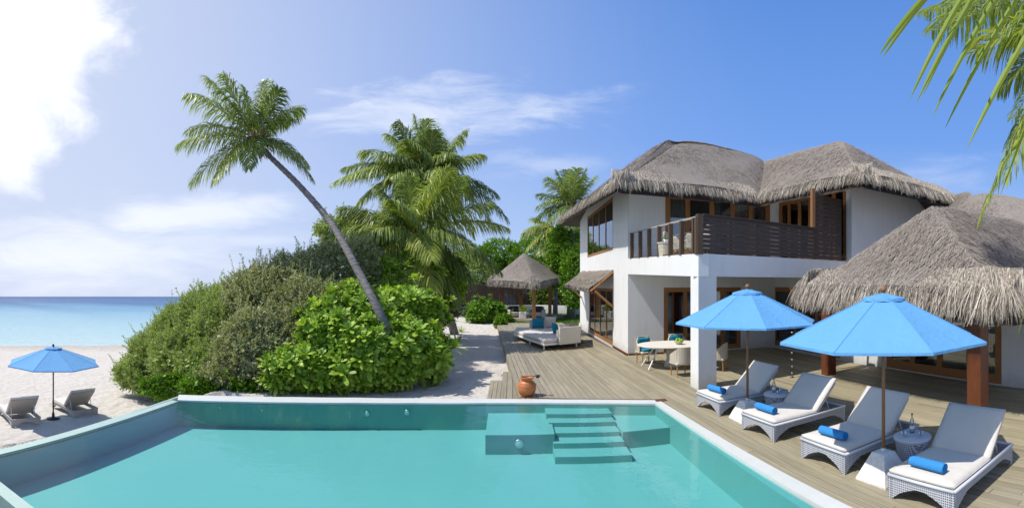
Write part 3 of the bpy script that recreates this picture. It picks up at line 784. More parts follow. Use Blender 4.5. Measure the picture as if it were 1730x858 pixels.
# --- balcony slab with its white fascias and the corner column
SL0, SL1 = 2.97, 3.57
TILT = .17
P_E = P_C+np.array([math.sin(math.radians(76.5)), math.cos(math.radians(76.5))])*7.0
m = MB(); m.obox(P_H+np.array([.0, .0]), P_C, -.0+.30, SL0+TILT, SL1+TILT, (SL0, SL1)); hp('balcony_fascia', m, M_wall)
cw = 0.62
dE = norm(P_E-P_C); dH = norm(P_H-P_C)
m = MB(); m.obox(pt(P_C, P_H, .0)+dE*.004, pt(P_C, P_E, 7.0), .30, SL0+.004, SL1+.002); hp('balcony_fascia', m, M_wall)
m = MB(); m.prism([P_C+dE*.2+dH*.2, P_E+dH*.2, (WR, 17.8), (P_H[0]+.2, P_H[1]-.05)], SL0+.18, SL1-.10); hp('balcony_floor', m, M_wall)
m = MB()
cp = [P_C, P_C+dE*.60, P_C+dE*.60+dH*.50, P_C+dH*.50]
m.prism([tuple(p) for p in cp], -.05, SL0+.01); hp('column', m, M_wall)
# --- balustrade: left side with square posts, glass infill and a pale handrail
RT = 4.58
m = MB(); m.obox(P_H+dE*.05, P_C+dE*.05, .07, RT-.05+TILT, RT+TILT, (RT-.05, RT)); rail = hp('handrail', m, M_grail)
bal = rail
for i, px in enumerate((1066, 1080, 1095, 1112, 1131, 1150, 1171, 1192)):
    px = min(px, 1178) if i == 7 else px
    s, r = s_of(px, P_H, P_C); s = max(.03, min(s, np.linalg.norm(P_C-P_H)-.1)); b = P_H+norm(P_C-P_H)*s+dE*.04; k = 1-s/np.linalg.norm(P_C-P_H)
    m = MB(); w = .062 if i < 7 else .08
    m.box(b[0]-w, b[0]+w, b[1]-w, b[1]+w, SL1+TILT*k-.01, RT-.05+TILT*k); hp('baluster', m, M_railpost)
m = MB(); m.obox(P_H+dE*.07, P_C+dE*.07, .03, SL1+TILT, SL1+TILT+.05, (SL1, SL1+.05)); hp('bottom_rail', m, M_railpost)
for hh in (.3, .6): m = MB(); m.obox(P_H+dE*.08, P_C+dE*.08, .012, SL1+TILT+hh, SL1+TILT+hh+.012, (SL1+hh, SL1+hh+.012)); hp('rail_wire', m, M_steel)
# slatted side
m = MB(); m.box(P_C[0]-.03, P_C[0]+.13, P_C[1]-.02, P_C[1]+.14, SL1-.02, RT+.03); hp('corner_post', m, M_railpost)
def slats(Pa, Pb, z0, z1, n, t=.035, posts=()):
    fr = MB(); L = np.linalg.norm(np.array(Pb)-np.array(Pa))
    fr.obox(pt(Pa, Pb, posts[0]-.05), pt(Pa, Pb, posts[0]+.05), .09, z0, z1)
    top = hp('balustrade', fr, M_dark)
    for s in posts[1:]: m = MB(); m.obox(pt(Pa, Pb, s-.05), pt(Pa, Pb, s+.05), .09, z0, z1); hp('balustrade_post', m, M_dark, top)
    pitch = (z1-z0)/n
    for i in range(n):
        m = MB(); zz = z0+i*pitch; rr = random.Random(i*7+int(L*10)); j = rr.uniform(-.006, .006)
        m.obox(np.array(pt(Pa, Pb, 0.0)), np.array(pt(Pa, Pb, L)), -t-rr.uniform(0, .008), zz+.018+j, zz+pitch-.002+j); hp('slat', m, M_dark, top)
s_t = s_of(1378, P_C, P_E)[0]
P_T = pt(P_C, P_E, s_t)
Pc2 = P_C+dE*.12
slats(Pc2+dH*.03, P_T+dH*.03, SL1+.02, RT, 8, posts=(1.0, 2.0, 3.0, 3.95, 4.6))
m = MB(); m.obox(Pc2, P_T, -.09, RT, RT+.035); hp('top_rail', m, M_dark)
# tall screen at the end of the balcony
P_T2 = pt(P_C, P_E, s_of(1421, P_C, P_E)[0]); P_T3 = np.array(xy(1447, 17.6))
P_T3 = P_T2+norm(np.array((11.9, 14.2))-P_T2)*1.9
slats(P_T+dH*.03, P_T2+dH*.03, SL1+.02, 5.75, 15, posts=(.05, .9))
slats(P_T2+dH*.05, np.array((11.3, 13.6)), SL1+.02, 5.55, 14, posts=(.08,))
m = MB(); m.box(P_T[0]-.16, P_T[0]-.04, P_T[1]-.04, P_T[1]+.08, RT, 5.9); hp('screen_post', m, M_pole)

# ------------------------------------------------------------------ thatch
def tri_rand(A, B, C, n):
    r1 = np.sqrt(rng.random(n))[:, None]; r2 = rng.random(n)[:, None]
    return A*(1-r1)+B*(r1*(1-r2))+C*(r1*r2)
HIPS = []
def droop_of(P):
    """how far the thatch is rounded down at points near a ridge or hip"""
    P = np.asarray(P, float).reshape(-1, 3); out = np.zeros(len(P))
    for a, b, amt, lam in HIPS:
        e = b-a; t = np.clip(((P-a)@e)/(e@e), 0, 1)[:, None]; d = np.linalg.norm(P-(a+e*t), axis=1); out = np.maximum(out, amt*np.exp(-d/lam))
    return out
def thatch_face(surf, straw, poly, dens=130, sub=.28):
    """poly: 3 or 4 points; lay a bumpy surface and straws that point down the slope"""
    P = [np.array(p, float) for p in poly]
    if len(P) == 3: P = [P[0], P[1], P[2], P[2]]
    nx = max(2, int(max(np.linalg.norm(P[1]-P[0]), np.linalg.norm(P[2]-P[3]))/sub)); ny = max(2, int(max(np.linalg.norm(P[3]-P[0]), np.linalg.norm(P[2]-P[1]))/sub))
    nrm = norm(np.cross(P[1]-P[0], P[3]-P[0]))
    if nrm[2] < 0: nrm = -nrm
    V = []
    for j in range(ny+1):
        for i in range(nx+1):
            u, v = i/nx, j/ny
            p = (P[0]*(1-u)+P[1]*u)*(1-v)+(P[3]*(1-u)+P[2]*u)*v
            w = .10*math.sin(PI*min(1, v))*-.6
            q = p*.9
            p = p+nrm*(w+.045*mnoise.noise((q[0], q[1], q[2]))+.02*mnoise.noise((q[0]*4, q[1]*4, q[2]*4)))
            V.append(p)
    V = np.array(V); V[:, 2] -= droop_of(V)
    surf.add(V, [(j*(nx+1)+i, j*(nx+1)+i+1, (j+1)*(nx+1)+i+1, (j+1)*(nx+1)+i) for j in range(ny) for i in range(nx)])
    down = np.array([0, 0, -1.0]); down = norm(down-nrm*np.dot(down, nrm))
    for T in ((P[0], P[1], P[2]), (P[0], P[2], P[3])):
        area = np.linalg.norm(np.cross(T[1]-T[0], T[2]-T[0]))/2
        n = int(area*dens)
        if n < 2: continue
        b = tri_rand(*T, n)+nrm*(rng.uniform(-.05, .02, n)[:, None])
        b[:, 2] -= droop_of(b)
        side = np.cross(nrm, down)
        d = down[None]+side[None]*rng.normal(0, .28, n)[:, None]+nrm[None]*rng.normal(.03, .07, n)[:, None]
        d /= np.linalg.norm(d, axis=1)[:, None]
        L = rng.uniform(.10, .30, n)[:, None]; wd = rng.uniform(.004, .010, n)[:, None]
        sv = np.cross(d, nrm[None]); sv /= np.linalg.norm(sv, axis=1)[:, None]+1e-9
        tip = b+d*L
        S = np.stack([np.stack([b-sv*wd, b+sv*wd], 1), np.stack([tip-sv*wd*.4, tip+sv*wd*.4], 1)], 1)
        straw.strips(S)
def fringe_line(m, pts, outs, L0=.34, L1=.62, dens=150, back=.0):
    """straws hanging from an eave polyline; outs: outward directions per segment"""
    for (A, B), out in zip(zip(pts[:-1], pts[1:]), outs):
        A = np.array(A, float); B = np.array(B, float); out = norm(np.array([*out, 0])); ln = np.linalg.norm(B-A); n = int(ln*dens)
        e = norm(B-A)
        t = rng.random(n)[:, None]
        layer = rng.random(n)[:, None]
        b = A*(1-t)+B*t - out[None]*layer*.55 + np.array([0, 0, 1.0])*(layer*.40-.0) + out*back
        b += np.stack([mnoise_arr(t[:, 0]*ln*1.7)*.04]*3, 1)
        lean = rng.normal(0, .23, n)[:, None]
        clump = np.array([mnoise.noise((x*1.9, float(A[0]), 0)) for x in (t[:, 0]*ln)])[:, None]
        d = out[None]*rng.uniform(.12, .72, n)[:, None]*(1-.3*layer)+e[None]*(lean+clump*.22)+np.array([0, 0, -1.0])
        d /= np.linalg.norm(d, axis=1)[:, None]
        L = (rng.uniform(L0, L1, n)*(1+.25*clump[:, 0]))[:, None]
        wd = rng.uniform(.003, .009, n)[:, None]
        ang = rng.uniform(0, PI, n)[:, None]
        sv = e[None]*np.cos(ang)+np.cross(d, e[None])*np.sin(ang)
        mid = b+d*L*.55; d2 = d+np.array([0, 0, -.35])+rng.normal(0, .12, (n, 3)); d2 /= np.linalg.norm(d2, axis=1)[:, None]
        tip = mid+d2*L*.45
        S = np.stack([np.stack([b-sv*wd, b+sv*wd], 1), np.stack([mid-sv*wd, mid+sv*wd], 1), np.stack([tip-sv*wd*.3, tip+sv*wd*.3], 1)], 1)
        m.strips(S)
def mnoise_arr(x): return np.array([mnoise.noise((float(v), 1.3, 0)) for v in x])
NOROUND = set()
def thatched(faces, eaves, parent, off, dens=130, fd=150, name='roof', L=(.34, .62), under=True, rounding=.22):
    sf = MB(); st = MB(); HIPS.clear(); seen = {}
    for p in faces:
        for a_, b_ in zip(p, list(p[1:])+[p[0]]):
            k_ = tuple(sorted([tuple(np.round(a_, 2)), tuple(np.round(b_, 2))])); seen[k_] = seen.get(k_, 0)+1
    lowz = min(min(q[2] for q in p) for p in faces)
    for k_, c_ in seen.items():
        if c_ > 1 and max(k_[0][2], k_[1][2]) > lowz+.8 and k_ not in NOROUND: HIPS.append((np.array(k_[0]), np.array(k_[1]), rounding, rounding*1.7))
    for p in faces: thatch_face(sf, st, p, dens)
    roof = sf.build(name, M_thatch, parent, True, off)
    st.build('thatch_straws', M_straw, roof, False, off, 'stuff')
    fr = MB()
    for pts, outs in eaves: fringe_line(fr, pts, outs, L[0], L[1], fd)
    fr.build('thatch_fringe', M_fringe, roof, False, off, 'stuff')
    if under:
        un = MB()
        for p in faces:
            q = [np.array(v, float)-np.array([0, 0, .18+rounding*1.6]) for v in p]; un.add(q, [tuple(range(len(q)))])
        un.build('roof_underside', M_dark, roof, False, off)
    return roof
# upper roof, seen eaves and ridges fixed from the photograph
E0 = at(944, 367, 31.0); E1 = at(1040, 299, 15.6); E2 = at(1281, 326, 18.3); E3 = at(1457, 289, 14.8); E4 = at(1604, 327, 18.4)
A1 = at(1124, 228.5, 19.5); A1b = at(1146, 231, 20.1); AV = at(1291, 266, 22.9); A2 = at(1420, 229, 19.6)
BK1 = np.array([11.0, 31.5, 6.6]); BK2 = np.array([18.5, 24.0, 6.2])
E4b = np.array([18.6, 12.0, 6.1])
faces = [(E1, E2, AV, A1b), (E0, E1, A1), (E1, A1b, A1), (E3, E4, A2), (E2, E3, A2, AV),
         (BK1, E0, A1, AV), (BK2, BK1, AV, A2), (E4, E4b, BK2, A2)]
def eav(a, b, n=6):
    return [a*(1-i/n)+b*i/n for i in range(n+1)]
def out2(a, b, s=1):
    d = norm((b-a)[:2]); return (d[1]*s, -d[0]*s)
ev = []
for a, b in ((E0, E1), (E1, E2), (E2, E3), (E3, E4), (E4, E4b)):
    ev.append((eav(a, b), [out2(a, b)]*6))
thatched(faces, ev, house, HO, dens=360, fd=1250, L=(.30, .56))
# veranda roof in front
c_l, c_n, c_r = at(1352, 472, 13.0), at(1682, 489, 8.5), at(1800, 500, 9.9)
AP = at(1574, 327, 13.3); AP2 = at(1596, 329, 13.9)
c_far = np.array([13.4, 11.2, 2.9]); c_rr = np.array([15.0, 4.2, 2.8]); AP3 = np.array([14.5, 7.6, 5.2])
c_n = np.array([7.62, 4.35, 2.72]); c_l = np.array([7.45, 10.85, 2.80])
faces = [(c_l, c_n, AP), (c_n, c_rr, AP3, AP), (c_far, c_l, AP), (c_rr, np.array([16.0, 11, 2.9]), AP3), (np.array([16.0, 11, 2.9]), c_far, AP, AP3)]
ev = [(eav(c_l, c_n), [out2(c_l, c_n)]*6), (eav(c_n, c_rr), [out2(c_n, c_rr)]*6), (eav(c_far, c_l), [out2(c_far, c_l)]*6)]
thatched(faces, ev, house, HO, dens=520, fd=1700, L=(.42, .80), rounding=.34)

# roof further right, behind
r1, r2, r3 = at(1560, 392, 17.5), at(1800, 440, 13), at(1900, 430, 16)
ra, rb = at(1652, 318, 17.5), at(1700, 330, 19.0)
ra = at(1642, 319, 17.0); rb = at(1800, 352, 17.5)
faces = [(r1, at(1740, 470, 11.5), ra), (at(1740, 470, 11.5), at(1850, 470, 11.5), rb, ra), (at(1600, 330, 21), r1, ra)]
thatched(faces, [], house, HO, dens=200, name='roof')
# lean-to awning over the left door
w_n, w_f = P_H+norm(P_F-P_H)*sF(1036.5), P_H+norm(P_F-P_H)*sF(983)
za, zb = EYE+(CY-456)*s_of(1036.5, P_H, P_F)[1]/F, EYE+(CY-458)*s_of(983, P_H, P_F)[1]/F
q1 = at(995, 487, 20.4); q2 = at(955, 480, 27.2)
faces = [(q2, q1, np.array([*w_n, za]), np.array([*w_f, zb]))]
aw = thatched(faces, [(eav(q2, q1), [out2(q2, q1)]*6)], house, HO, dens=200, fd=200, name='awning', L=(.12, .3), rounding=.01)
for sp, qq in ((w_n, q1), (w_f, q2)):
    m = MB(); tp = np.array([*sp, 1.75 if sp is w_n else 1.9]); tp[0] -= .03
    m.tube([tp, qq+np.array([.25, 0, -.12])], .055, 6); m.tube([np.array([sp[0]-.03, sp[1], (za if sp is w_n else zb)-.10]), qq+np.array([.06, 0, -.13])], .05, 6); hp('awning_bracket', m, M_frame, aw)
# veranda posts
def vpost(px, r, w, ztop):
    x, y = xy(px, r); m = MB(); m.box(x-w, x+w, y-w, y+w, -.05, ztop, .02); hp('veranda_post', m, M_post)
vpost(1400, 14.5, .17, 3.0); vpost(1652, 9.85, .17, 3.0)
vpost(1652+330, 9.85, .17, 3.0)
m = MB(); a = np.array(xy(1400, 14.5)); b = np.array(xy(1652, 9.85)); m.obox(a-(b-a)*.05, b+(b-a)*.15, .16, 2.62, 2.80); hp('veranda_beam', m, M_post)

# ================================================================== FURNITURE
def rc(pts, m, r, n=8): return m.tube(pts, r, n)
def cushion(m, x0, x1, y0, y1, z0, z1, b=.035, nx=10, ny=8, puff=.012):
    """soft slab"""
    V = []; Fs = []
    def rr(i, n): return i/n
    for side_, z in ((0, z0), (1, z1)):
        for j in range(ny+1):
            for i in range(nx+1):
                u, v = i/nx, j/ny
                edge = min(u, 1-u, v, 1-v)
                h = puff*math.sin(PI*u)*math.sin(PI*v)
                ins = b*.5 if edge == 0 else 0
                x = x0+(x1-x0)*u; y = y0+(y1-y0)*v
                if u == 0: x += 0
                V.append((x, y, z+(h if side_ else 0)-(b*.55 if edge == 0 and side_ else 0)+(b*.55 if edge == 0 and not side_ else 0)))
    n = (nx+1)*(ny+1)
    for k in (0, 1):
        for j in range(ny):
            for i in range(nx):
                a = k*n+j*(nx+1)+i; f = (a, a+1, a+nx+2, a+nx+1); Fs.append(f if k else f[::-1])
    ring = [i for i in range(nx+1)]+[j*(nx+1)+nx for j in range(1, ny+1)]+[ny*(nx+1)+i for i in range(nx-1, -1, -1)]+[j*(nx+1) for j in range(ny-1, 0, -1)]
    for a, c in zip(ring, ring[1:]+ring[:1]): Fs.append((a, c, c+n, a+n))
    return m.add(V, Fs)
def xf(m, fn):
    m.v = [np.array([fn(*p) for p in a]) for a in m.v]; return m

# --- sun lounger: foot end at x=0, head towards +x, width along y centred
def arch_panel(m, a, b, z0f, z1, t):
    """vertical woven panel from a to b with an arched lower edge: legs at both ends"""
    a = np.array(a, float); b = np.array(b, float); e = norm(b-a); n = np.array([-e[1], e[0]])*t; L = np.linalg.norm(b-a); N = 16
    V = []
    for i in range(N+1):
        u = i/N; s = L*u
        edge = min(u, 1-u)*L
        zl = z0f if edge < .035 else z0f+(z1-.10-z0f)*min(1, ((edge-.035)/(min(.34, L*.42))))**.55
        p = a+e*s
        for q in (p, p+n): V += [(*q, zl), (*q, z1)]
    Fs = []
    for i in range(N):
        A = i*4; B = A+4
        Fs += [(A, B, B+1, A+1), (A+2, A+3, B+3, B+2), (A, A+2, B+2, B), (A+1, B+1, B+3, A+3)]
    Fs += [(0, 1, 3, 2), (N*4, N*4+2, N*4+3, N*4+1)]
    return m.add(V, Fs)
def make_lounger(name, label, loc, rz, group, wmat, cmat, backang=42, L=1.86, W=.98, hinge=1.06, bl=.74, bmat=None):
    t = thing(name, label, 'sun lounger', loc, rz, group)
    h = .30; w = W/2
    m = MB()
    arch_panel(m, (.0, -w), (L, -w), .0, h, .045); arch_panel(m, (L, w), (.0, w), .0, h, .045)
    arch_panel(m, (.0, w-.05), (.0, -w+.05), .0, h, .045); arch_panel(m, (L, -w+.05), (L, w-.05), .0, h, .045)
    m.build('woven_frame', wmat, t)
    for (x, y) in ((.025, -w+.02), (.025, w-.02), (L-.025, -w+.02), (L-.025, w-.02)):
        m = MB(); m.tube([(x, y, .0), (x, y, h-.02)], [.016, .024], 8); m.build('leg', M_wrim, t)
    m = MB()
    for (a, b) in (((0, -w), (L, -w)), ((0, w), (L, w)), ((0, -w), (0, w)), ((L, -w), (L, w))): m.tube([(*a, h), (*b, h)], .022, 8)
    m.build('rim_tube', M_wrim if wmat is M_wick else wmat, t, True)
    m = MB(); m.box(.03, hinge, -w+.03, w-.03, h-.03, h+.005); m.build('seat_deck', M_wrim if wmat is M_wick else wmat, t)
    ba = math.radians(backang); c, s = math.cos(ba), math.sin(ba)
    def br(x, y, z): return (hinge+x*c-z*s, y, h+.01+x*s+z*c)
    m = MB(); m.box(0, bl, -w+.03, w-.03, -.035, -.004); xf(m, br); bk = m.build('back_frame', M_wrim if wmat is M_wick else wmat, t)
    for sy in (-1, 1):
        m = MB(); p = br(bl*.55, sy*(w-.1), -.03); m.tube([p, (p[0]+.12, p[1], h-.02)], .014, 6); m.build('support_arm', M_wrim, bk)
    m = MB(); cushion(m, .005, hinge+.02, -w+.01, w-.01, h+.01, h+.085, .03, 14, 10, .012); m.build('seat_cushion', cmat, t, True)
    for sy in (-1, 1): m = MB(); m.tube([(.01, sy*(w-.012), h+.045), (hinge, sy*(w-.012), h+.045)], .009, 6); m.build('piping', cmat, t)
    m = MB(); cushion(m, 0, bl+.06, -w+.01, w-.01, .0, .075, .03, 12, 10, .01); xf(m, br); m.build('back_cushion', bmat or cmat, t, True)
    return t
GL = 'sun loungers in a row beside the pool'
lpos = [(4.21, 8.97, 'sun lounger beside the white column, farthest of the poolside row'),
        (4.36, 7.05, 'second poolside sun lounger from the white column, its foot beside the farther umbrella base'),
        (4.47, 5.25, 'sun lounger behind the nearer umbrella pole, third from the white column'),
        (4.54, 3.35, 'nearest sun lounger, at the lower right in front of the thick red brown post')]
RZ = math.radians(7)
loungers = []
for i, (x, y, lb) in enumerate(lpos):
    n_ = np.array([-math.sin(RZ), math.cos(RZ)])
    loc = (x-.0+n_[0]*.5, y+n_[1]*.5, 0.0)
    if i == 0: o = make_lounger('sun_lounger', lb, loc, RZ, GL, M_wick, M_cush, 44)
    else: o = dup(loungers[0], loc, RZ+math.radians((0, 1.0, -1.2, .6)[i]), lb)
    loungers.append(o)
# rolled towels
def make_towel(label, loc, rz, group):
    t = thing('rolled_towel', label, 'towel', loc, rz, group)
    m = MB(); R = .072; V = []; nseg = 14
    prof = []
    for i in range(nseg+1):
        u = -.26+.52*i/nseg; k = R*(1-.02*math.sin(i*2.1)); k *= .93 if i in (0, nseg) else 1; prof.append((u, k))
    for u, k in prof:
        for a in range(20): th = 2*PI*a/20; V.append((k*math.cos(th), u, R+k*.92*math.sin(th)))
    Fs = [(i*20+a, i*20+(a+1) % 20, (i+1)*20+(a+1) % 20, (i+1)*20+a) for i in range(nseg) for a in range(20)]
    m.add(V, [f[::-1] for f in Fs]); m.build('towel_roll', M_towel, t, True)
    for sgn in (-1, 1):
        m = MB(); S = []
        for k in range(60):
            th = k*.42; rr = R*.92*(1-k/64); S.append([(rr*math.cos(th), sgn*.262, R+rr*math.sin(th)), (rr*math.cos(th), sgn*(.262-.012), R+rr*math.sin(th))])
        m.strips(np.array([S])); 
        m.tube([(0, sgn*.24, R), (0, sgn*.256, R)], R*.90, 16); m.build('spiral_end', M_towel, t)
    m = MB(); m.box(-R*1.0, -R*.86, -.255, .255, R*.7, R*1.15, .003); m.build('loose_flap', M_towel, t)
    return t
tw = None
for i, lb in enumerate(('rolled blue towel on the lounger beside the white column', 'rolled blue towel on the second lounger, next to the first white umbrella base', 'rolled blue towel on the lounger behind the nearer poolside umbrella pole', 'rolled blue towel on the nearest lounger at lower right')):
    L_ = loungers[i]; rz = L_.rotation_euler[2]
    off = np.array([.22, -.02+.04*(i % 2)]); c, s = math.cos(rz), math.sin(rz)
    loc = (L_.location[0]+c*off[0]-s*off[1], L_.location[1]+s*off[0]+c*off[1], .392)
    tw = make_towel(lb, loc, rz+.12, 'rolled towels on the loungers') if i == 0 else dup(tw, loc, rz+(.12, .02, .05, -.03)[i], lb)
# side tables, bottles, glasses
def make_table(label, loc):
    t = thing('side_table', label, 'side table', loc, 0, 'drum side tables between the loungers')
    m = MB(); m.lathe([(.205, .0), (.215, .03), (.25, .28), (.275, .44)], 32); m.build('woven_body', M_wick, t)
    m = MB(); m.lathe([(.285, .425), (.295, .44), (.295, .455), (.285, .468), (0, .47)], 32); m.build('table_top', M_cushb, t, True)
    m = MB(); m.lathe([(.21, 0), (.222, .0), (.222, .03), (.21, .03)], 32); m.build('base_ring', M_wrim, t, True)
    return t
T1, T2 = (5.33, 8.50, 0), (5.42, 4.80, 0)
st1 = make_table('round woven side table between the two far loungers', T1); st2 = dup(st1, T2, .3, 'round woven side table between the two near loungers')
def make_bottle(label, loc):
    t = thing('water_bottle', label, 'bottle', loc, 0, 'water bottles on the side tables')
    m = MB(); m.lathe([(.030, 0), (.036, .01), (.037, .15), (.030, .19), (.014, .235), (.012, .275), (.013, .28)], 20); m.build('bottle_glass', M_bottle, t, True)
    m = MB(); m.lathe([(.0145, .275), (.0145, .298), (0, .30)], 14); m.build('cap', M_black, t)
    m = MB(); m.lathe([(.0375, .06), (.0378, .062), (.0378, .11), (.0375, .112)], 20); m.build('label_band', M_white, t, True)
    return t
def make_tumbler(label, loc):
    t = thing('drinking_glass', label, 'glass', loc, 0, 'drinking glasses on the side tables')
    m = MB(); m.lathe([(0, .004), (.026, .004), (.033, .085), (.0345, .085), (.029, 0), (0, 0)], 18); m.build('glass_wall', M_bottle, t, True)
    m = MB(); m.lathe([(0, .005), (.0265, .005), (.0265, .014), (0, .015)], 18); m.build('glass_base', M_bottle, t, True)
    return t
bt = make_bottle('clear water bottle on the farther side table', (T1[0]-.02, T1[1]+.10, .47)); dup(bt, (T2[0]+.10, T2[1]+.10, .47), 0, 'clear water bottle on the nearer side table')
gl = make_tumbler('drinking glass on the farther side table, nearer the bottle', (T1[0]+.08, T1[1]-.02, .47))
dup(gl, (T1[0]-.05, T1[1]-.14, .47), 0, 'drinking glass at the front edge of the farther side table')
dup(gl, (T2[0]-.14, T2[1]+.06, .47), 0, 'drinking glass at the left on the nearer side table')
dup(gl, (T2[0]+.03, T2[1]-.14, .47), 0, 'drinking glass at the front right on the nearer side table')

# --- umbrellas
def make_umbrella(label, loc, rot, R, zr, za, canvas, polem, base, group):
    t = thing('parasol', label, 'umbrella', loc, 0, group)
    n = 8; vt = [2*PI*(k+.5)/n+rot for k in range(n)]
    zc = za-.02; zv = zr; sl_ = (zc-zr)/R
    # canopy: eight sagging gores
    for k in range(n):
        a0, a1 = vt[k], vt[(k+1) % n]
        m = MB(); V = []; Nr, Na = 9, 5
        for i in range(Nr+1):
            u = i/Nr; rad_ = .09+(R-.09)*u
            for j in range(Na+1):
                w = j/Na
                p0 = np.array([math.cos(a0), math.sin(a0)])*rad_; p1 = np.array([math.cos(a1), math.sin(a1)])*rad_
                p = p0*(1-w)+p1*w; z = zc+(zv-zc)*u**1.02+.004*math.sin(PI*u)
                z -= .03*math.sin(PI*w)*math.sin(PI*min(1, u*.95))*u
                p = p*(1-.02*math.sin(PI*w)*u)
                V.append((*p, z))
        m.add(V, [(i*(Na+1)+j, (i+1)*(Na+1)+j, (i+1)*(Na+1)+j+1, i*(Na+1)+j+1) for i in range(Nr) for j in range(Na)])
        S = []
        for j in range(Na+1):
            p = V[Nr*(Na+1)+j]; S.append([p, (p[0]*1.002, p[1]*1.002, p[2]-.035)])
        m.strips(np.array([S])); m.build('canopy_panel', canvas, t, False)
    for k in range(n):
        a = vt[k]; e = np.array([math.cos(a), math.sin(a), 0]); m = MB(); pp = []
        for i in range(8):
            u = i/7; pp.append(e*(.09+(R-.09)*u)+np.array([0, 0, zc+(zv-zc)*u**1.02+.004*math.sin(PI*u)+.002]))
        m.tube(pp, .006, 5); m.build('seam', canvas, t)
    # vent cap on top
    m = MB(); V = [(0, 0, za)]; q = []
    for k in range(32):
        a = 2*PI*k/32+rot; rr = .30*(1-.04*math.cos(8*a)); V.append((rr*math.cos(a), rr*math.sin(a), zc-sl_*.30+.075-.008*math.cos(8*(a-rot)+PI)))
    for k in range(32):
        a = 2*PI*k/32+rot; rr = .315; V.append((rr*math.cos(a), rr*math.sin(a), zc-sl_*.315+.045-.012*abs(math.sin(4*(a-rot)))))
    m.add(V, [(0, 1+k, 1+(k+1) % 32) for k in range(32)]+[(1+k, 33+k, 33+(k+1) % 32, 1+(k+1) % 32) for k in range(32)]); m.build('vent_cap', canvas, t)
    m = MB(); m.lathe([(.022, 0), (.03, .01), (.045, .03), (.05, .05), (.042, .075), (.02, .095), (0, .10)], 16, (0, 0, za)); m.build('finial', M_black if polem is M_bpole else M_pole, t, True)
    m = MB(); m.tube([(0, 0, .05), (0, 0, za+.01)], .026, 12); m.build('pole', polem, t, True)
    for k in range(n):
        a = vt[k]; e = np.array([math.cos(a), math.sin(a), 0]); m = MB()
        m.tube([e*.04+np.array([0, 0, zc-.03]), e*(R*.5)+np.array([0, 0, (zc+zr)/2-.0]), e*(R-.02)+np.array([0, 0, zr-.01])], .011, 5)
        m.tube([e*.04+np.array([0, 0, zr-.10]), e*(R*.52)+np.array([0, 0, (zc+zr)/2-.02])], .009, 5); m.build('rib', polem, t)
    m = MB(); m.lathe([(.05, zr-.16), (.05, zr-.06), (.03, zr-.05)], 12); m.build('runner_hub', polem, t, True)
    if base == 'pyramid':
        m = MB(); V = []
        lv = [(.285, 0), (.28, .03), (.13, .36), (.115, .385)]
        for w, z in lv:
            for sx, sy in ((-1, -1), (1, -1), (1, 1), (-1, 1)):
                V.append((sx*w+rng.uniform(-.006, .006), sy*w+rng.uniform(-.006, .006), z))
        Fs = [(3, 2, 1, 0), (12, 13, 14, 15)]
        for i in range(3):
            for k in range(4): Fs.append((i*4+k, i*4+(k+1) % 4, i*4+4+(k+1) % 4, i*4+4+k))
        m.add(V, Fs); b = m.build('concrete_base', M_conc, t); b.rotation_euler = (0, 0, .08)
        m = MB(); m.lathe([(.034, .38), (.034, .44), (.03, .44)], 14); m.build('pole_sleeve', M_conc, t, True)
    else:
        m = MB(); m.lathe([(.25, -.05), (.25, .03), (.06, .06), (.04, .25)], 20); m.build('base', M_black, t, True)
    return t
def voct(px, r, extra): a = (px-CX)/F; return PI/2-a+extra
u1 = make_umbrella('farther bright blue poolside parasol, overlapping the white column', (4.64, 8.55, 0), voct(1262, 9.7, math.radians(-9.5)), 1.47, 2.0, 2.68, M_canvas, M_pole, 'pyramid', 'bright blue parasols by the pool')
u2 = make_umbrella('nearer bright blue poolside parasol, in front of the veranda thatch', (4.79, 4.80, 0), voct(1491, 6.8, 0), 1.49, 2.0, 2.66, M_canvas, M_pole, 'pyramid', 'bright blue parasols by the pool')

# --- beach umbrella and its two loungers
def bz(x, y): return ground(x, y)
bx, by = xy(90, 17.15)
make_umbrella('faded blue parasol standing on the beach beyond the pool', (bx, by, bz(bx, by)), voct(90, 17, 0), 1.72, 2.02, 2.62, M_canvas2, M_bpole, 'disc', None)
def beach_l(px, r, rz, lb, first=None):
    x, y = xy(px, r); z = bz(x, y)
    if first is None: return make_lounger('beach_lounger', lb, (x, y, z), rz, 'wicker loungers on the beach', M_wick2, M_cush, 46, 1.85, 1.05, 1.05, .88)
    return dup(first, (x, y, z), rz, lb)
# foot ends face the sea (to the left and away)
bl = beach_l(20, 18.0, math.radians(-14), 'wicker lounger on the beach, left one under the faded blue parasol')
beach_l(108, 19.2, math.radians(-10), 'wicker lounger on the beach, right one under the faded blue parasol', bl)

# --- daybed sofa on the deck
def poly_slab(m, poly, z0, z1, b=.03):
    c = np.mean(np.array(poly), 0); n = len(poly); V = []
    for z, k in ((z0, b), (z0+b, 0), (z1-b, 0), (z1, b)):
        for p in poly:
            d = norm(c-np.array(p)); V.append((*(np.array(p)+d*k), z))
    Fs = [tuple(range(n-1, -1, -1)), tuple(range(3*n, 4*n))]
    for i in range(3):
        for k in range(n): Fs.append((i*n+k, i*n+(k+1) % n, i*n+n+(k+1) % n, i*n+n+k))
    return m.add(V, Fs)
s0 = np.array(xy(918, 19.6))
sofa = thing('daybed_sofa', 'cream outdoor daybed sofa with white and blue pillows in the middle of the deck', 'sofa', (s0[0], s0[1], 0))
def sl(px, r): return tuple(np.array(xy(px, r))-s0)
sp = [sl(919, 19.5), sl(979, 20.6), sl(981, 23.2), sl(925, 25.0), sl(872, 25.0), sl(868, 23.6), sl(893, 21.2)]
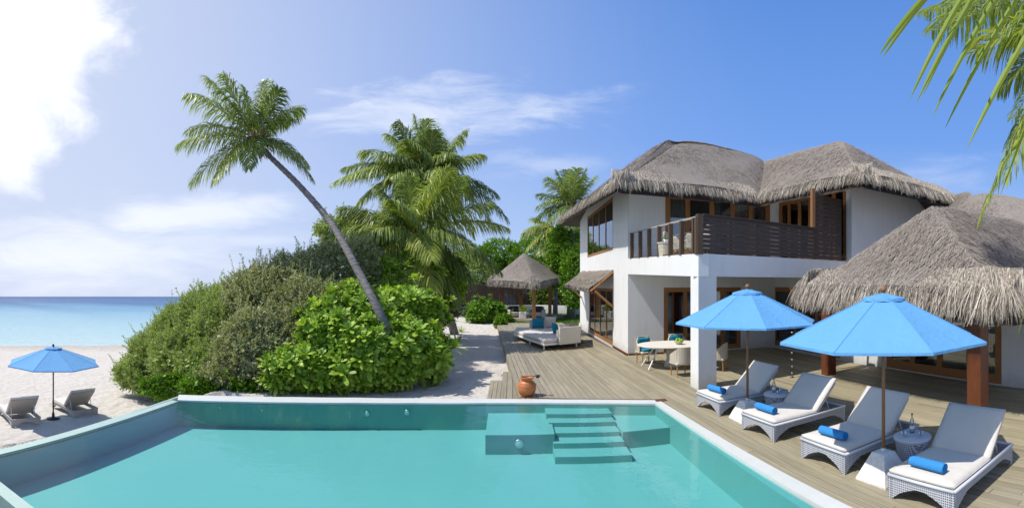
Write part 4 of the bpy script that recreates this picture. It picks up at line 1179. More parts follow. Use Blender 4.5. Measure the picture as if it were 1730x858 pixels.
m = MB(); poly_slab(m, sp, .20, .29, .02); m.build('base_frame', M_white, sofa)
m = MB(); poly_slab(m, [tuple(np.array(p)*.99) for p in sp], .292, .47, .05); m.build('seat_cushion', M_cush, sofa)
for p in (sp[0], sp[1], sp[2], sp[4], sp[6]):
    c = np.mean(np.array(sp), 0); q = np.array(p)+(c-np.array(p))*.07; m = MB(); m.tube([(q[0], q[1], 0), (q[0]+(c-q)[0]*.03, q[1]+(c-q)[1]*.03, .22)], [.022, .04], 8); m.build('leg', M_white, sofa)
def back(m, a, b, t, z0, z1):
    m.obox(a, b, t, z0, z1); return m
bk = [sl(946, 19.75), sl(981, 20.5), sl(982, 23.2)]
m = MB(); back(m, bk[0], bk[1], .10, .22, .93); m.build('backrest', M_cream, sofa)
m = MB(); back(m, bk[1], bk[2], .10, .22, .86); m.build('backrest', M_cream, sofa)
m = MB(); back(m, sl(895, 25.0), sl(932, 24.9), -.10, .22, .86); m.build('backrest', M_cream, sofa)
m = MB(); a_, b_ = np.array(bk[0]), np.array(bk[1]); nn = norm(np.array([-(b_-a_)[1], (b_-a_)[0]])); back(m, a_+nn*.11, b_+nn*.11, .14, .47, .82); m.build('back_cushion', M_cush, sofa)
def pillow(label, px, r, z, w, h, rz, tilt, mt, group=None):
    x, y = xy(px, r); o = MB(); N = 8; V = []
    for sd_ in (-1, 1):
        for j in range(N+1):
            for i in range(N+1):
                u, v = i/N*2-1, j/N*2-1; th = .085*(max(0, (1-u**4)*(1-v**4)))**.5
                V.append((u*w/2*(1-.05*(1-abs(v))**1*0-.06*(1-v*v)*(abs(u) > .99)), sd_*th, (v*h/2*(1-.06*(1-u*u)*(abs(v) > .99)))))
    n = (N+1)**2; Fs = []
    for k in (0, 1):
        for j in range(N):
            for i in range(N):
                a = k*n+j*(N+1)+i; f = (a, a+1, a+N+2, a+N+1); Fs.append(f if not k else f[::-1])
    o.add(V, Fs); ob = o.build('throw_pillow', mt, None, True)
    ob.location = (x, y, z+h/2*math.cos(tilt)); ob.rotation_euler = (tilt, 0, rz)
    return tag(ob, label, 'pillow', group)
pillow('blue square pillow leaning at the far left of the daybed', 909, 24.2, .47, .62, .56, .05, .25, M_teal)
pillow('large white pillow behind the blue one on the daybed', 930, 24.5, .47, .60, .62, -.1, .28, M_cush)
pillow('blue pillow seen edge on at the right of the daybed seat', 938, 21.6, .47, .5, .52, -1.2, .2, M_teal)
pillow('white pillow leaning on the right backrest of the daybed', 955, 21.0, .5, .5, .48, .5, -.35, M_cush)

# --- clay pot with a ladle
px_, py_ = xy(890, 11.75)
pot = thing('clay_pot', 'round terracotta water pot on the front of the deck', 'pot', (px_, py_, 0))
m = MB(); m.lathe([(.10, 0), (.15, .01), (.205, .09), (.235, .19), (.225, .28), (.17, .355), (.135, .385), (.13, .41), (.155, .44), (.185, .46), (.18, .475), (.155, .47), (.125, .43), (.12, .38), (.16, .33)], 36); m.build('pot_body', M_clay, pot, True)
for z_, r_ in ((.30, .215), (.325, .196), (.26, .232)): m = MB(); m.lathe([(r_-.006, z_-.006), (r_+.006, z_), (r_-.006, z_+.006)], 36); m.build('ridge_band', M_clay, pot, True)
m = MB(); m.lathe([(0, .42), (.121, .42)], 24); m.build('water_inside', M_black, pot)
lad = thing('coconut_ladle', 'dark coconut shell ladle resting on the rim of the terracotta pot', 'ladle', (px_, py_, 0))
m = MB(); m.tube([(-.12, .02, .475), (.24, -.04, .50)], .010, 6); m.build('handle', M_railpost, lad)
m = MB(); m.lathe([(0, -.055), (.035, -.045), (.058, -.01), (.06, .02), (.052, .02), (.03, -.02)], 16, (.27, -.045, .50)); m.build('bowl', M_black, lad, True)

# --- dining table and chairs
tx, ty = xy(1137, 15.9)
dt = thing('dining_table', 'oval cream dining table under the balcony', 'table', (tx, ty, 0))
m = MB(); m.lathe([(.96, .715), (1.0, .73), (1.0, .75), (.99, .757), (0, .757)], 48, (0, 0, 0), 1.22, .92); m.build('table_top', M_cush, dt)
for sx in (-1, 1):
    for sy in (-1, 1): m = MB(); m.tube([(sx*.98, sy*.42, 0), (sx*.55, sy*.16, .72)], [.022, .03], 8); m.build('leg', M_white, dt)
    m = MB(); m.tube([(sx*.55, 0, .70), (sx*.42, 0, .70)], .03, 8); m.build('brace', M_white, dt)
m = MB(); m.box(-.5, .5, -.12, .12, .66, .716, .01); m.build('apron', M_white, dt)
m = MB(); m.lathe([(.30, 0), (.31, .02), (.22, .30), (.25, .70)], 24, (0, 0, 0), 1, .7); m.build('pedestal', M_cream, dt, True)
def make_chair(label, loc, rz, mt, cushion_mat, group, square=False):
    """faces +y"""
    t = thing('dining_chair', label, 'chair', loc, rz, group)
    for sx in (-1, 1):
        for sy in (-1, 1):
            m = MB(); m.tube([(sx*.24, sy*.22, 0), (sx*.23, sy*.21, .40)], [.017, .026], 8); m.build('leg', M_teak, t)
    m = MB(); m.box(-.29, .29, -.27, .29, .34, .43, .03); m.build('seat_frame', mt, t)
    # wrap-around back and arms
    m = MB(); V = []; n = 18; path = []
    for i in range(n+1):
        u = i/n*2-1; a = u*1.95
        if square: x = max(-.28, min(.28, .42*math.sin(a))); y = max(-.28, min(.27, -.30*math.cos(a)+.02))
        else: x = .31*math.sin(a); y = -.30*math.cos(a)+.02
        zt = .88-.26*max(0, (abs(u)-.38)/.62)**.7 if abs(u) > .38 else .88
        if square: zt = .86 if abs(u) < .5 else .62
        path.append((x, y, zt))
    if not square:
        path = [(.30, .26, .61)]+[(-x, y, z) for x, y, z in path]+[(-.30, .26, .61)] if False else path
    for x, y, zt in path:
        d = norm((x, y-.05))*.035
        V += [(x, y, .38), (x, y, zt), (x+d[0], y+d[1], .38), (x+d[0]*1.15, y+d[1]*1.15, zt)]
    Fs = []
    for i in range(len(path)-1):
        A = i*4; B = A+4; Fs += [(A, A+1, B+1, B), (A+2, B+2, B+3, A+3), (A+1, A+3, B+3, B+1), (A, B, B+2, A+2)]
    Fs += [(0, 2, 3, 1), (len(path)*4-4, len(path)*4-3, len(path)*4-1, len(path)*4-2)]
    m.add(V, Fs); m.build('back_shell', mt, t, False)
    m = MB(); cushion(m, -.25, .25, -.22, .26, .43, .50, .03, 8, 8, .015); m.build('seat_cushion', cushion_mat, t, True)
    if cushion_mat is M_teal:
        m = MB(); cushion(m, -.23, .23, .0, .40, .0, .09, .03, 8, 8, .03); xf(m, lambda x, y, z: (x, -.27+.09-z*1.0+.05, .48+y*.95)); m.build('back_cushion', M_teal, t, True)
        m = MB(); m.obox((-.27, -.27), (.27, -.27), -.04, .3, .90); m.build('back_panel', mt, t)
    return t
def cxy(px, r): x, y = xy(px, r); return (x, y, 0)
GC = 'chairs around the oval dining table'
make_chair('dining chair with blue cushions at the left end of the oval table', cxy(1091, 16.6), math.radians(-168), M_cane, M_teal, GC)
make_chair('dining chair with a blue back cushion on the far side of the oval table', cxy(1144, 17.45), math.radians(172), M_cane, M_teal, GC)
ch = make_chair('cream woven tub chair with its back to the pool, left of the white column', cxy(1151, 14.35), math.radians(6), M_cane, M_cush, GC)
dup(ch, cxy(1213, 15.2), math.radians(52), 'cream woven tub chair half hidden behind the white column')
bwx, bwy = xy(1147, 15.75)
bowl = thing('fruit_bowl', 'bowl on the dining table', 'bowl', (bwx, bwy, .757))
bowl['label'] = 'pale green fruit bowl standing on the oval dining table'
m = MB(); m.lathe([(.06, 0), (.08, .01), (.15, .09), (.165, .12), (.15, .115), (.08, .03), (0, .025)], 24); m.build('bowl_shell', M_bowl, bowl, True)
sites = [(-.09, 0, .12), (.09, .02, .12), (0, .09, .12), (0, -.09, .12), (.02, 0, .175), (-.05, .06, .165), (.07, -.06, .155)]
wh = ['leftmost', 'rightmost', 'rearmost', 'front middle', 'topmost', 'rear left', 'front right']
for (ax, ay, az_), w_ in zip(sites, wh):
    m = MB(); m.lathe([(0, -.036), (.02, -.036), (.036, -.015), (.040, .006), (.032, .03), (.012, .036), (0, .03)], 12); o = m.build('green_apple', M_apple, None, True)
    o.location = (bwx+ax, bwy+ay, .757+az_); tag(o, f'green apple in the fruit bowl on the dining table, {w_} of the heap', 'apple', 'green apples in the fruit bowl')
# plant indoors glimpsed behind the first door
# --- balcony furniture
def make_armchair(label, loc, rz, group):
    t = thing('balcony_armchair', label, 'armchair', loc, rz, group)
    m = MB(); m.box(-.33, .33, -.32, .34, .22, .40, .03); m.build('seat', M_cane, t)
    m = MB(); m.box(-.33, .33, -.37, -.28, .22, .92, .03); m.build('backrest', M_cane, t)
    for sx in (-1, 1):
        m = MB(); m.box(min(sx*.33, sx*.41), max(sx*.33, sx*.41), -.36, .34, .20, .62, .03); m.build('arm', M_cane, t)
        for sy in (-1, 1): m = MB(); m.tube([(sx*.34, sy*.28, 0), (sx*.34, sy*.28, .22)], .025, 8); m.build('leg', M_teak, t)
    m = MB(); cushion(m, -.31, .31, -.27, .33, .40, .48, .03); m.build('seat_cushion', M_cush, t, True)
    return t
FLZ = SL1+.02
ac = make_armchair('cream woven armchair at the balcony corner, behind the last railing post', (*xy(1176, 13.9), FLZ), math.radians(75), 'cream armchairs on the balcony')
dup(ac, (*xy(1156, 14.9), FLZ+.02), math.radians(60), 'cream woven armchair on the balcony between the corner armchair and the low table')
dup(ac, (*xy(1141, 16.2), FLZ+.04), math.radians(-120), 'cream woven armchair on the balcony, behind the low table')
o = thing('balcony_table', 'low white woven side table on the balcony, leftmost piece behind the railing', 'side table', (*xy(1124, 15.2), FLZ+.05))
m = MB(); m.lathe([(.22, 0), (.25, .42)], 20); m.build('table_body', M_cane, o)
m = MB(); m.lathe([(.27, .42), (.27, .45), (0, .452)], 20); m.build('table_top', M_cush, o)
o = thing('potted_plant', 'small pale green plant standing on the balcony side table', 'plant', (*xy(1124, 15.2), FLZ+.502))
m = MB(); m.lathe([(.05, 0), (.075, .10), (.06, .10), (0, .08)], 14); m.build('pot', M_white, o, True)
m = MB(); S = []
for k in range(60):
    a = rng.uniform(0, 2*PI); e_ = rng.uniform(.2, 1.3); d = np.array([math.cos(a)*math.cos(e_), math.sin(a)*math.cos(e_), math.sin(e_)]); p = np.array([0, 0, .09])+d*rng.uniform(.02, .08); q_ = p+d*rng.uniform(.05, .11); sv = norm(np.cross(d, (0.1, 0, 1)))*.012
    S.append([[p-sv*.3, p+sv*.3], [(p+q_)/2-sv, (p+q_)/2+sv], [q_-sv*.1, q_+sv*.1]])
m.strips(np.array(S)); m.build('leaves', M_tree, o)

# --- rain chain hanging from the veranda roof corner
cx_, cy_ = xy(1338, 14.0)
rcn = thing('rain_chain', 'dark rain chain of small cups hanging behind the gap between the two blue parasols', 'rain chain', (cx_, cy_, 0))
for k in range(12):
    m = MB(); z = .1+k*.2; m.lathe([(.012, 0), (.035, .055), (.032, .055), (.010, .004)], 10, (0, 0, z)); m.build('cup', M_steel, rcn, True)
m = MB(); m.tube([(0, 0, .0), (0, 0, 2.6)], .006, 5); m.build('chain', M_black, rcn)
m = MB(); m.lathe([(.05, 0), (.05, .02), (.01, .08)], 12); m.build('foot_anchor', M_black, rcn)
m = MB(); m.box(cx_-.05, P_B[0], cy_-.05, cy_+.05, 2.58, 2.66); o = m.build('chain_bracket', M_post, rcn); 
for v in o.data.vertices: v.co.x -= cx_; v.co.y -= cy_

# --- gazebo
gx, gy = xy(886, 40.0)
gz = thing('garden_gazebo', 'square thatched gazebo on timber posts at the far end of the deck', 'gazebo', (gx, gy, 0))
GO = np.array([gx, gy, 0])
def gp(px, py, r): return at(px, py, r)
ga = at(884, 423, 40.0); 
gc = [at(823, 472, 39.0), at(906, 477, 36.0), at(957, 466, 41.5), at(880, 466, 45.0)]
gcx = np.mean(gc, 0)
thatched([(gc[0], gc[1], ga), (gc[1], gc[2], ga), (gc[2], gc[3], ga), (gc[3], gc[0], ga)],
         [(eav(gc[i], gc[(i+1) % 4]), [out2(gc[i], gc[(i+1) % 4])]*6) for i in range(4)], gz, GO, dens=150, fd=420, L=(.35, .75))
for px, r, py in ((849, 38.6, 530), (902, 37.0, 530), (929, 40.6, 530), (880, 43.6, 528)):
    x, y = xy(px, r); m = MB(); m.box(x-.14, x+.14, y-.14, y+.14, -.3, 3.3); m.build('post', M_post if px < 900 else M_frame, gz, False, GO)
m = MB(); m.prism([tuple(np.array(p[:2])*.995) for p in gc], -.25, .02); m.build('gazebo_floor', M_deck, gz, False, GO)
def gsofa(px, r, rz, label, dark):
    t = thing('gazebo_armchair', label, 'armchair', (*xy(px, r), .02), rz, 'armchairs in the gazebo')
    m = MB(); m.box(-.5, .5, -.4, .4, .15, .42, .03); m.build('seat', M_cream, t)
    m = MB(); m.box(-.5, .5, -.5, -.4, .15, .85, .03); m.build('backrest', M_cream, t)
    for sx in (-1, 1): m = MB(); m.box(min(sx*.5, sx*.6), max(sx*.5, sx*.6), -.5, .4, .0, .62, .03); m.build('arm', M_cream, t)
    m = MB(); m.box(-.42, .42, -.38, -.2, .43, .9, .05); m.build('back_cushion', M_black if dark else M_cush, t)
    return t
gsofa(870, 38.5, math.radians(200), 'cream armchair with a dark cushion in the gazebo, left one', True)
gsofa(907, 38.2, math.radians(160), 'cream armchair with its back to the camera in the gazebo, right one', True)
o = thing('gazebo_planter', 'white square planter with a yellow green plant between the gazebo armchairs', 'planter', (*xy(883, 37.5), .02))
m = MB(); m.box(-.28, .28, -.28, .28, 0, .5, .02); m.build('planter_box', M_white, o)
m = MB(); S = []
for k in range(160):
    a = rng.uniform(0, 2*PI); e_ = rng.uniform(.3, 1.4); d = np.array([math.cos(a)*math.cos(e_), math.sin(a)*math.cos(e_), math.sin(e_)]); p = np.array([0, 0, .5])+d*rng.uniform(.02, .3); q_ = p+d*rng.uniform(.15, .4); sv = norm(np.cross(d, (0.1, 0, 1)))*.04
    S.append([[p-sv*.3, p+sv*.3], [(p+q_)/2-sv, (p+q_)/2+sv], [q_-sv*.1, q_+sv*.1]])
m.strips(np.array(S)); m.build('leaves', M_palmy, o)

# --- fence of palings behind the garden, with the low white wall in front
fp = [np.array(xy(px, r)) for px, r in ((770, 44), (820, 47), (905, 50), (990, 50))]
fence = thing('paling_fence', 'tall brown timber paling fence behind the gazebo', 'fence', (*fp[0], 0))
FO = np.array([*fp[0], 0]); nn_ = 0
for a, b in zip(fp[:-1], fp[1:]):
    L_ = np.linalg.norm(b-a); k = 0
    while k*.16 < L_:
        m = MB(); p = a+norm(b-a)*k*.16; q_ = p+norm(b-a)*.135; h_ = 2.65+random.uniform(-.04, .04); m.obox(p, q_, -.03, -.3, h_); m.build('paling', M_fence, fence, False, FO); k += 1; nn_ += 1
for hz in (.5, 2.2):
    for a, b in zip(fp[:-1], fp[1:]): m = MB(); m.obox(a, b, .06, hz, hz+.12); m.build('fence_rail', M_fence, fence, False, FO)
wp = [np.array(xy(px, r)) for px, r in ((740, 41), (812, 44.5), (905, 47), (985, 45))]
lw = MB()
for a, b in zip(wp[:-1], wp[1:]): lw.obox(a, b, .2, -.3, .62)
tag(lw.build('garden_wall', M_wall), 'low white garden wall in front of the brown paling fence', 'wall')
# grass patch, paving strip
m = MB(); V = [gd(*p) for p in ((862, 548, -.24), (975, 552, -.24), (990, 528, -.24), (868, 527, -.24))]; m.add(V, [(0, 1, 2, 3)]); struct('lawn_soil', m, M_grass)
m = MB(); n = 16000; a = rng.random(n)[:, None]; b = rng.random(n)[:, None]; V = [np.array(v) for v in V]
P_ = (V[0]*(1-a)+V[1]*a)*(1-b)+(V[3]*(1-a)+V[2]*a)*b
d = np.stack([rng.normal(0, .04, n), rng.normal(0, .04, n), rng.uniform(.06, .16, n)], 1); sv = np.stack([rng.normal(0, 1, n), rng.normal(0, 1, n), np.zeros(n)], 1); sv /= np.linalg.norm(sv, axis=1)[:, None]
m.strips(np.stack([np.stack([P_-sv*.02, P_+sv*.02], 1), np.stack([P_+d-sv*.004, P_+d+sv*.004], 1)], 1))
tag(m.build('lawn_grass', M_grass, kind='stuff'), 'short green lawn grass between the deck end and the gazebo', 'grass')
# white block by the pool corner
x, y = xy(333, 14.2)
m = MB(); m.box(-.16, .16, -.12, .12, -.2, .22, .03); o = m.build('stone_block', M_conc); o.location = (x, y, -.27); tag(o, 'small white stone block at the foot of the shrub behind the pool corner', 'block')

# ================================================================== VEGETATION
def basis(v):
    a = norm(v); b = norm(np.cross(a, (0, 0, 1.0)) if abs(a[2]) < .95 else np.cross(a, (1.0, 0, 0))); return a, b, np.cross(b, a)
def frond(C, T, bow, ll, n=64, wid=.022, droop=.55, seed=0, up=None, start=.12):
    """returns (rachis points, ribbons (k,3,2,3)) of a feather frond from C to T"""
    rg = np.random.default_rng(seed)
    C = np.array(C, float); T = np.array(T, float); L = np.linalg.norm(T-C)
    M = (C+T)/2+np.array([0, 0, 1.0])*bow*L+(np.zeros(3) if up is None else np.array(up)*L)
    bez = lambda t: C*(1-t)**2+2*M*t*(1-t)+T*t*t
    dbz = lambda t: 2*(M-C)*(1-t)+2*(T-M)*t
    R = []
    tw = rg.uniform(-.5, .5)
    for i in range(n):
        t = start+(1-start)*(i+.5)/n; p = bez(t); d = norm(dbz(t)); sd = norm(np.cross(d, (0, 0, 1.0))); upv = np.cross(sd, d)
        prof = (math.sin(PI*min(1, t*.82+.16)))**.55*ll
        for sg in (-1, 1):
            q = rg.normal(0, .10, 3)
            dd = norm(sd*sg*(1-.3*t)+d*(.35+.7*t)+upv*(.10+tw*sg*.35)+q)
            l = prof*rg.uniform(.82, 1.1)
            d2 = norm(dd+np.array([0, 0, -droop*rg.uniform(.7, 1.4)])); d3 = norm(d2+np.array([0, 0, -droop*rg.uniform(.8, 1.8)]))
            p1 = p+dd*l*.38; p2 = p1+d2*l*.34; p3 = p2+d3*l*.28
            wv = norm(np.cross(dd, upv)+rg.normal(0, .25, 3))*wid*.5*rg.uniform(.8, 1.2)
            R.append([[p-wv*.5, p+wv*.5], [p1-wv, p1+wv], [p2-wv*.8, p2+wv*.8], [p3-wv*.12, p3+wv*.12]])
    ts = np.linspace(0, 1, 9)
    return [bez(t) for t in ts], np.array(R)
def add_frond(tree, off, C, T, bow, ll, matl, seed, n=64, wid=.022, droop=.55, rr=.03, up=None):
    ra, R = frond(C, T, bow, ll, n, wid, droop, seed, up)
    m = MB(); m.strips(R); fo = m.build('frond', matl, tree, False, off)
    m = MB(); m.tube(ra, list(np.linspace(rr, rr*.2, len(ra))), 5); m.build('midrib', M_rachis, fo, False, off)
    return fo
def trunk(tree, off, pts, r0, r1, matl=None, rings=40, n=14):
    P = [np.array(p, float) for p in pts]; k = len(P)-1; q = []
    def cr(t):
        s = min(k-1, int(t*k)); u = t*k-s
        p0 = P[max(0, s-1)]; p1 = P[s]; p2 = P[s+1]; p3 = P[min(k, s+2)]
        return .5*((2*p1)+(-p0+p2)*u+(2*p0-5*p1+4*p2-p3)*u*u+(-p0+3*p1-3*p2+p3)*u**3)
    rs = []
    for i in range(rings*2+1):
        t = i/(rings*2); q.append(cr(t)); rs.append((r0+(r1-r0)*t**.8)*(1.0+(.075 if i % 2 else -.03)))
    m = MB(); m.tube(q, rs, n); return m.build('trunk', matl or M_trunk, tree, True, off)
def crown_core(tree, off, C, s, seed=1):
    rg = np.random.default_rng(seed); m = MB(); S = []
    for k in range(160):
        d = norm(rg.normal(0, 1, 3)); p = np.array(C)+d*rg.uniform(.1, .45)*s; q = norm(d+np.array([0, 0, -.6])+rg.normal(0, .4, 3)); sv = norm(np.cross(q, rg.normal(0, 1, 3)))*.03*s
        S.append([[p-sv, p+sv], [p+q*.2*s-sv, p+q*.2*s+sv], [p+q*.45*s-sv*.2, p+q*.45*s+sv*.2]])
    m.strips(np.array(S)); m.build('husk', M_husk, tree, False, off)
def coco(tree, off, C, s, n=6, seed=3):
    rg = np.random.default_rng(seed)
    for k in range(n):
        a = rg.uniform(0, 2*PI); m = MB(); c = np.array(C)+np.array([math.cos(a)*.28*s, math.sin(a)*.28*s, rg.uniform(-.35, -.1)*s])
        m.lathe([(0, -.12*s), (.07*s, -.09*s), (.10*s, 0), (.07*s, .09*s), (0, .12*s)], 10, tuple(c)); m.build('coconut', M_husk, tree, True, off)

# --- leaning palm
RL = 18.5
tb = at(700, 655, 13.9); tb[2] = -.3
pts = [tb, at(668, 590, 13.6), at(642, 530, 13.4), at(606, 460, 14.2), at(560, 378, 15.7), at(510, 318, 17.2), at(470, 278, 18.1), at(436, 246, RL)]
lp = thing('coconut_palm', 'slender coconut palm leaning far left on a bare curved trunk', 'palm tree', tuple(tb))
O = np.array(tb)
trunk(lp, O, pts, .138, .095)
Cp = at(433, 236, RL)
crown_core(lp, O, at(436, 243, RL), .85); coco(lp, O, at(432, 252, RL), .8, 6)
spec = [ # tip px, py, dr, bow, leaf len, mat
    (303, 244, 0, .16, .95, 0), (318, 222, 1.2, .22, .9, 2), (322, 312, .2, .22, .85, 0), (362, 308, -1.2, .25, .8, 1), 
    (318, 160, -.6, .16, .95, 0), (350, 132, .5, .10, 1.0, 0), (378, 128, -.9, .02, .9, 0), 
    (448, 138, .4, -.02, .8, 0), (470, 150, -.6, .05, .8, 2), (508, 186, .3, .25, .8, 0), (490, 205, 1.3, .25, .75, 2),
    (528, 304, -.1, .30, .75, 2), (520, 280, .7, .28, .7, 0), (420, 285, -1.7, .35, .6, 2), (412, 150, .1, .03, .9, 0)]
PM = [M_palm, M_palmy, M_palmd]
for i, (px, py, dr, bow, ll, mi) in enumerate(spec):
    add_frond(lp, O, Cp, at(px, py, RL+dr), bow, ll*1.5, PM[mi], 100+i, n=90, wid=.040, droop=.72, rr=.035)
# --- tall palm behind
RT_ = 24.0
tb2 = at(768, 556, 29.0); tb2[2] = -.3
tb2 = np.array([*xy(768, 28.5), -.3])
tp = thing('coconut_palm', 'tall bushy coconut palm, the highest crown of the clump in the middle', 'palm tree', tuple(tb2)); O = np.array(tb2)
C2 = at(722, 300, 25.0)
trunk(tp, O, [tb2, at(757, 520, 28.0), at(746, 460, 27.2), at(736, 390, 26.0), at(727, 335, 25.3), C2-np.array([0, 0, .3])], .26, .15)
crown_core(tp, O, C2-np.array([0, 0, .3]), 1.0, 5)
spec2 = [(700, 198, 0, .02, 1.0, 0), (718, 203, .8, 0, 1.0, 0), (672, 208, -.6, .05, 1.0, 2), (655, 228, .5, .12, 1.0, 0), (730, 222, -1, .02, .9, 2), (745, 240, 1, 0, .9, 2), (786, 222, .3, .05, .9, 0),
         (815, 262, -.5, .12, .9, 1), (770, 262, -1.8, .15, .9, 0), (840, 330, .4, .22, .95, 2), (858, 372, 0, .28, .95, 2), (835, 385, -1.5, .3, .95, 0), (800, 330, 1.5, .22, .9, 2), (800, 400, -.9, .32, .9, 1),
         (610, 258, 0, .16, 1.0, 0), (580, 285, .7, .18, 1.0, 2), (563, 310, -.4, .22, 1.05, 0), (622, 330, -1.6, .25, 1.0, 2), (600, 350, 1, .3, 1.0, 0), (650, 262, -2, .15, 1.0, 2), (640, 390, -1.8, .35, 1, 2), (690, 392, -2.6, .4, .9, 0),
         (742, 392, -2.4, .35, .9, 1), (690, 240, -1.5, .06, 1.0, 0), (660, 300, -2.6, .2, 1.0, 0), (705, 250, 2, .0, 1, 2), (760, 300, -2.8, .2, .9, 0), (680, 330, 2.4, .25, 1, 2), (775, 360, 2.2, .3, .9, 2), (590, 300, -1.6, .25, 1, 0)]
for i, (px, py, dr, bow, ll, mi) in enumerate(spec2):
    add_frond(tp, O, C2, at(px, py, 25+dr), bow, ll*1.6, PM[mi], 200+i, n=100, wid=.056, droop=.75, rr=.05)
# --- lower palm of the clump
C3 = at(700, 398, 20.5)
tb3 = np.array([*xy(707, 20.5), -.3])
mp = thing('coconut_palm', 'lower coconut palm with a wide crown of arching fronds just right of the leaning trunk', 'palm tree', tuple(tb3)); O = np.array(tb3)
trunk(mp, O, [tb3, at(704, 500, 20.5), at(701, 440, 20.5), C3-np.array([0, 0, .2])], .26, .2)
crown_core(mp, O, C3-np.array([0, 0, .1]), 1.0, 9)
spec3 = [(562, 398, 0, .2, .85, 0), (585, 430, -.8, .28, .85, 0), (602, 362, .6, .12, .9, 0), (640, 318, .4, .08, .9, 2), (620, 455, -1.3, .32, .8, 1), (650, 480, -1.8, .33, .8, 0), (690, 500, -2.2, .30, .8, 1), (735, 495, -2, .30, .8, 1),
         (775, 515, -1.2, .30, .85, 2), (800, 480, -.4, .3, .9, 2), (845, 460, .5, .28, .95, 2), (855, 385, .5, .2, .95, 1), (830, 345, .2, .14, .9, 0), (785, 300, -.3, .10, .95, 0), (760, 285, -.9, .06, .95, 0), (735, 300, .6, .0, .9, 0),
         (690, 300, .2, 0, .9, 0), (665, 340, -1.6, .1, .8, 0), (610, 400, -1.7, .25, .8, 0), (730, 440, -2.4, .35, .7, 1), (760, 470, 1.6, .3, .8, 2), (640, 440, 1.3, .25, .8, 2), (800, 420, -1.6, .28, .85, 0), (670, 380, 2, .2, .8, 2), (577, 352, 1.2, .15, .9, 2)]
for i, (px, py, dr, bow, ll, mi) in enumerate(spec3):
    add_frond(mp, O, C3, at(px, py, 20.5+dr), bow, ll*1.75, PM[mi], 300+i, n=100, wid=.050, droop=.75, rr=.045)
# --- palm behind the house corner, pale low palm beside it
def simple_palm(label, px, py, r, spec_, ll, base_px, mats, wid, hgt=.6):
    C = at(px, py, r); b = np.array([*xy(base_px, r), -.3]); t = thing('coconut_palm', label, 'palm tree', tuple(b)); O = b
    trunk(t, O, [b, (b+C)/2+np.array([.1, 0, 0]), C], .24, .16); crown_core(t, O, C, .9, 11)
    for i, (x, y, dr, bow, mi) in enumerate(spec_): add_frond(t, O, C, at(x, y, r+dr), bow, ll*1.4, mats[mi], int(px)*7+i, n=60, wid=wid, droop=.5, rr=.05)
simple_palm('coconut palm with stiff dark fronds rising behind the left end of the villa roof', 966, 348, 40, [(940, 290, 0, 0, 0), (958, 288, 1, 0, 0), (975, 286, -1, 0, 1), (990, 288, 0, 0, 0), (1005, 300, 1, .02, 1), (925, 302, -1, .05, 1), (910, 330, .5, .15, 0), (908, 350, -1, .2, 1), (1012, 330, 0, .1, 0), (930, 375, -2, .3, 0), (1000, 372, -2, .3, 1), (965, 385, -3, .3, 0), (905, 372, 1, .25, 0), (948, 300, 2, 0, 1), (983, 300, 2, 0, 0)], 1.15, 968, [M_palmd, M_palm], .07)
simple_palm('low pale green palm behind the gazebo roof, beside the villa wall', 935, 392, 44, [(885, 395, 0, .2, 0), (893, 420, -1, .3, 0), (905, 370, 1, .1, 0), (925, 355, 0, .05, 0), (955, 362, 0, .05, 1), (980, 385, 0, .15, 0), (985, 410, -1, .3, 1), (950, 435, -2, .3, 0), (915, 430, -2, .3, 1), (970, 428, -1, .3, 0), (960, 395, -3, .3, 0), (900, 385, 2, .2, 1)], 1.3, 938, [M_palmy, M_palm], .08)

# --- leaf clouds
def view_axes(px):
    a = (px-CX)/F; f = np.array([math.sin(a), math.cos(a), 0]); r = np.array([math.cos(a), -math.sin(a), 0]); return r, f, np.array([0, 0, 1.0])
def blob_points(blobs, n, rg, lo=.72, depth=1.0, front=.35, amp=.2):
    """points in the outer layer of a union of ellipsoids given as (px,py,rx,ry,r)"""
    Cs, Rs, Ax = [], [], []
    for (px, py, rx, ry, r) in blobs:
        Cs.append(at(px, py, r)); Rs.append(np.array([rx*r/F, min(rx, 1.15*ry)*r/F*depth, ry*r/F])); Ax.append(np.array(view_axes(px)))
    w = np.array([R[0]*R[2]+R[1]*R[0]+R[1]*R[2] for R in Rs]); w /= w.sum()
    out_p, out_n = [], []
    for c, R, A, k in zip(Cs, Rs, Ax, (w*n).astype(int)):
        d = rg.normal(0, 1, (k, 3)); d /= np.linalg.norm(d, axis=1)[:, None]
        flip = (d[:, 1] > 0) & (rg.random(k) < front); d[flip, 1] *= -1
        nz = np.array([mnoise.noise((float(x[0]*2.6+c[0]), float(x[1]*2.6+c[1]), float(x[2]*2.6)))+.7*mnoise.noise((float(x[0]*6+c[1]), float(x[1]*6), float(x[2]*6))) for x in d])
        rad_ = (lo+(1.03-lo)*rg.random(k)**.55)*(1+amp*nz)
        loc = d*rad_[:, None]*R; p = c+loc@A; nn = (d/R)@A; nn /= np.linalg.norm(nn, axis=1)[:, None]
        # drop those deep inside another blob
        keep = np.ones(k, bool)
        for c2, R2, A2 in zip(Cs, Rs, Ax):
            if c2 is c: continue
            q = ((p-c2)@A2.T)/R2; keep &= (q**2).sum(1) > .55
        gz_ = np.array([ground(float(x[0]), float(x[1])) for x in p]); keep &= p[:, 2] > gz_+.03
        out_p.append(p[keep]); out_n.append(nn[keep])
    return np.concatenate(out_p), np.concatenate(out_n)
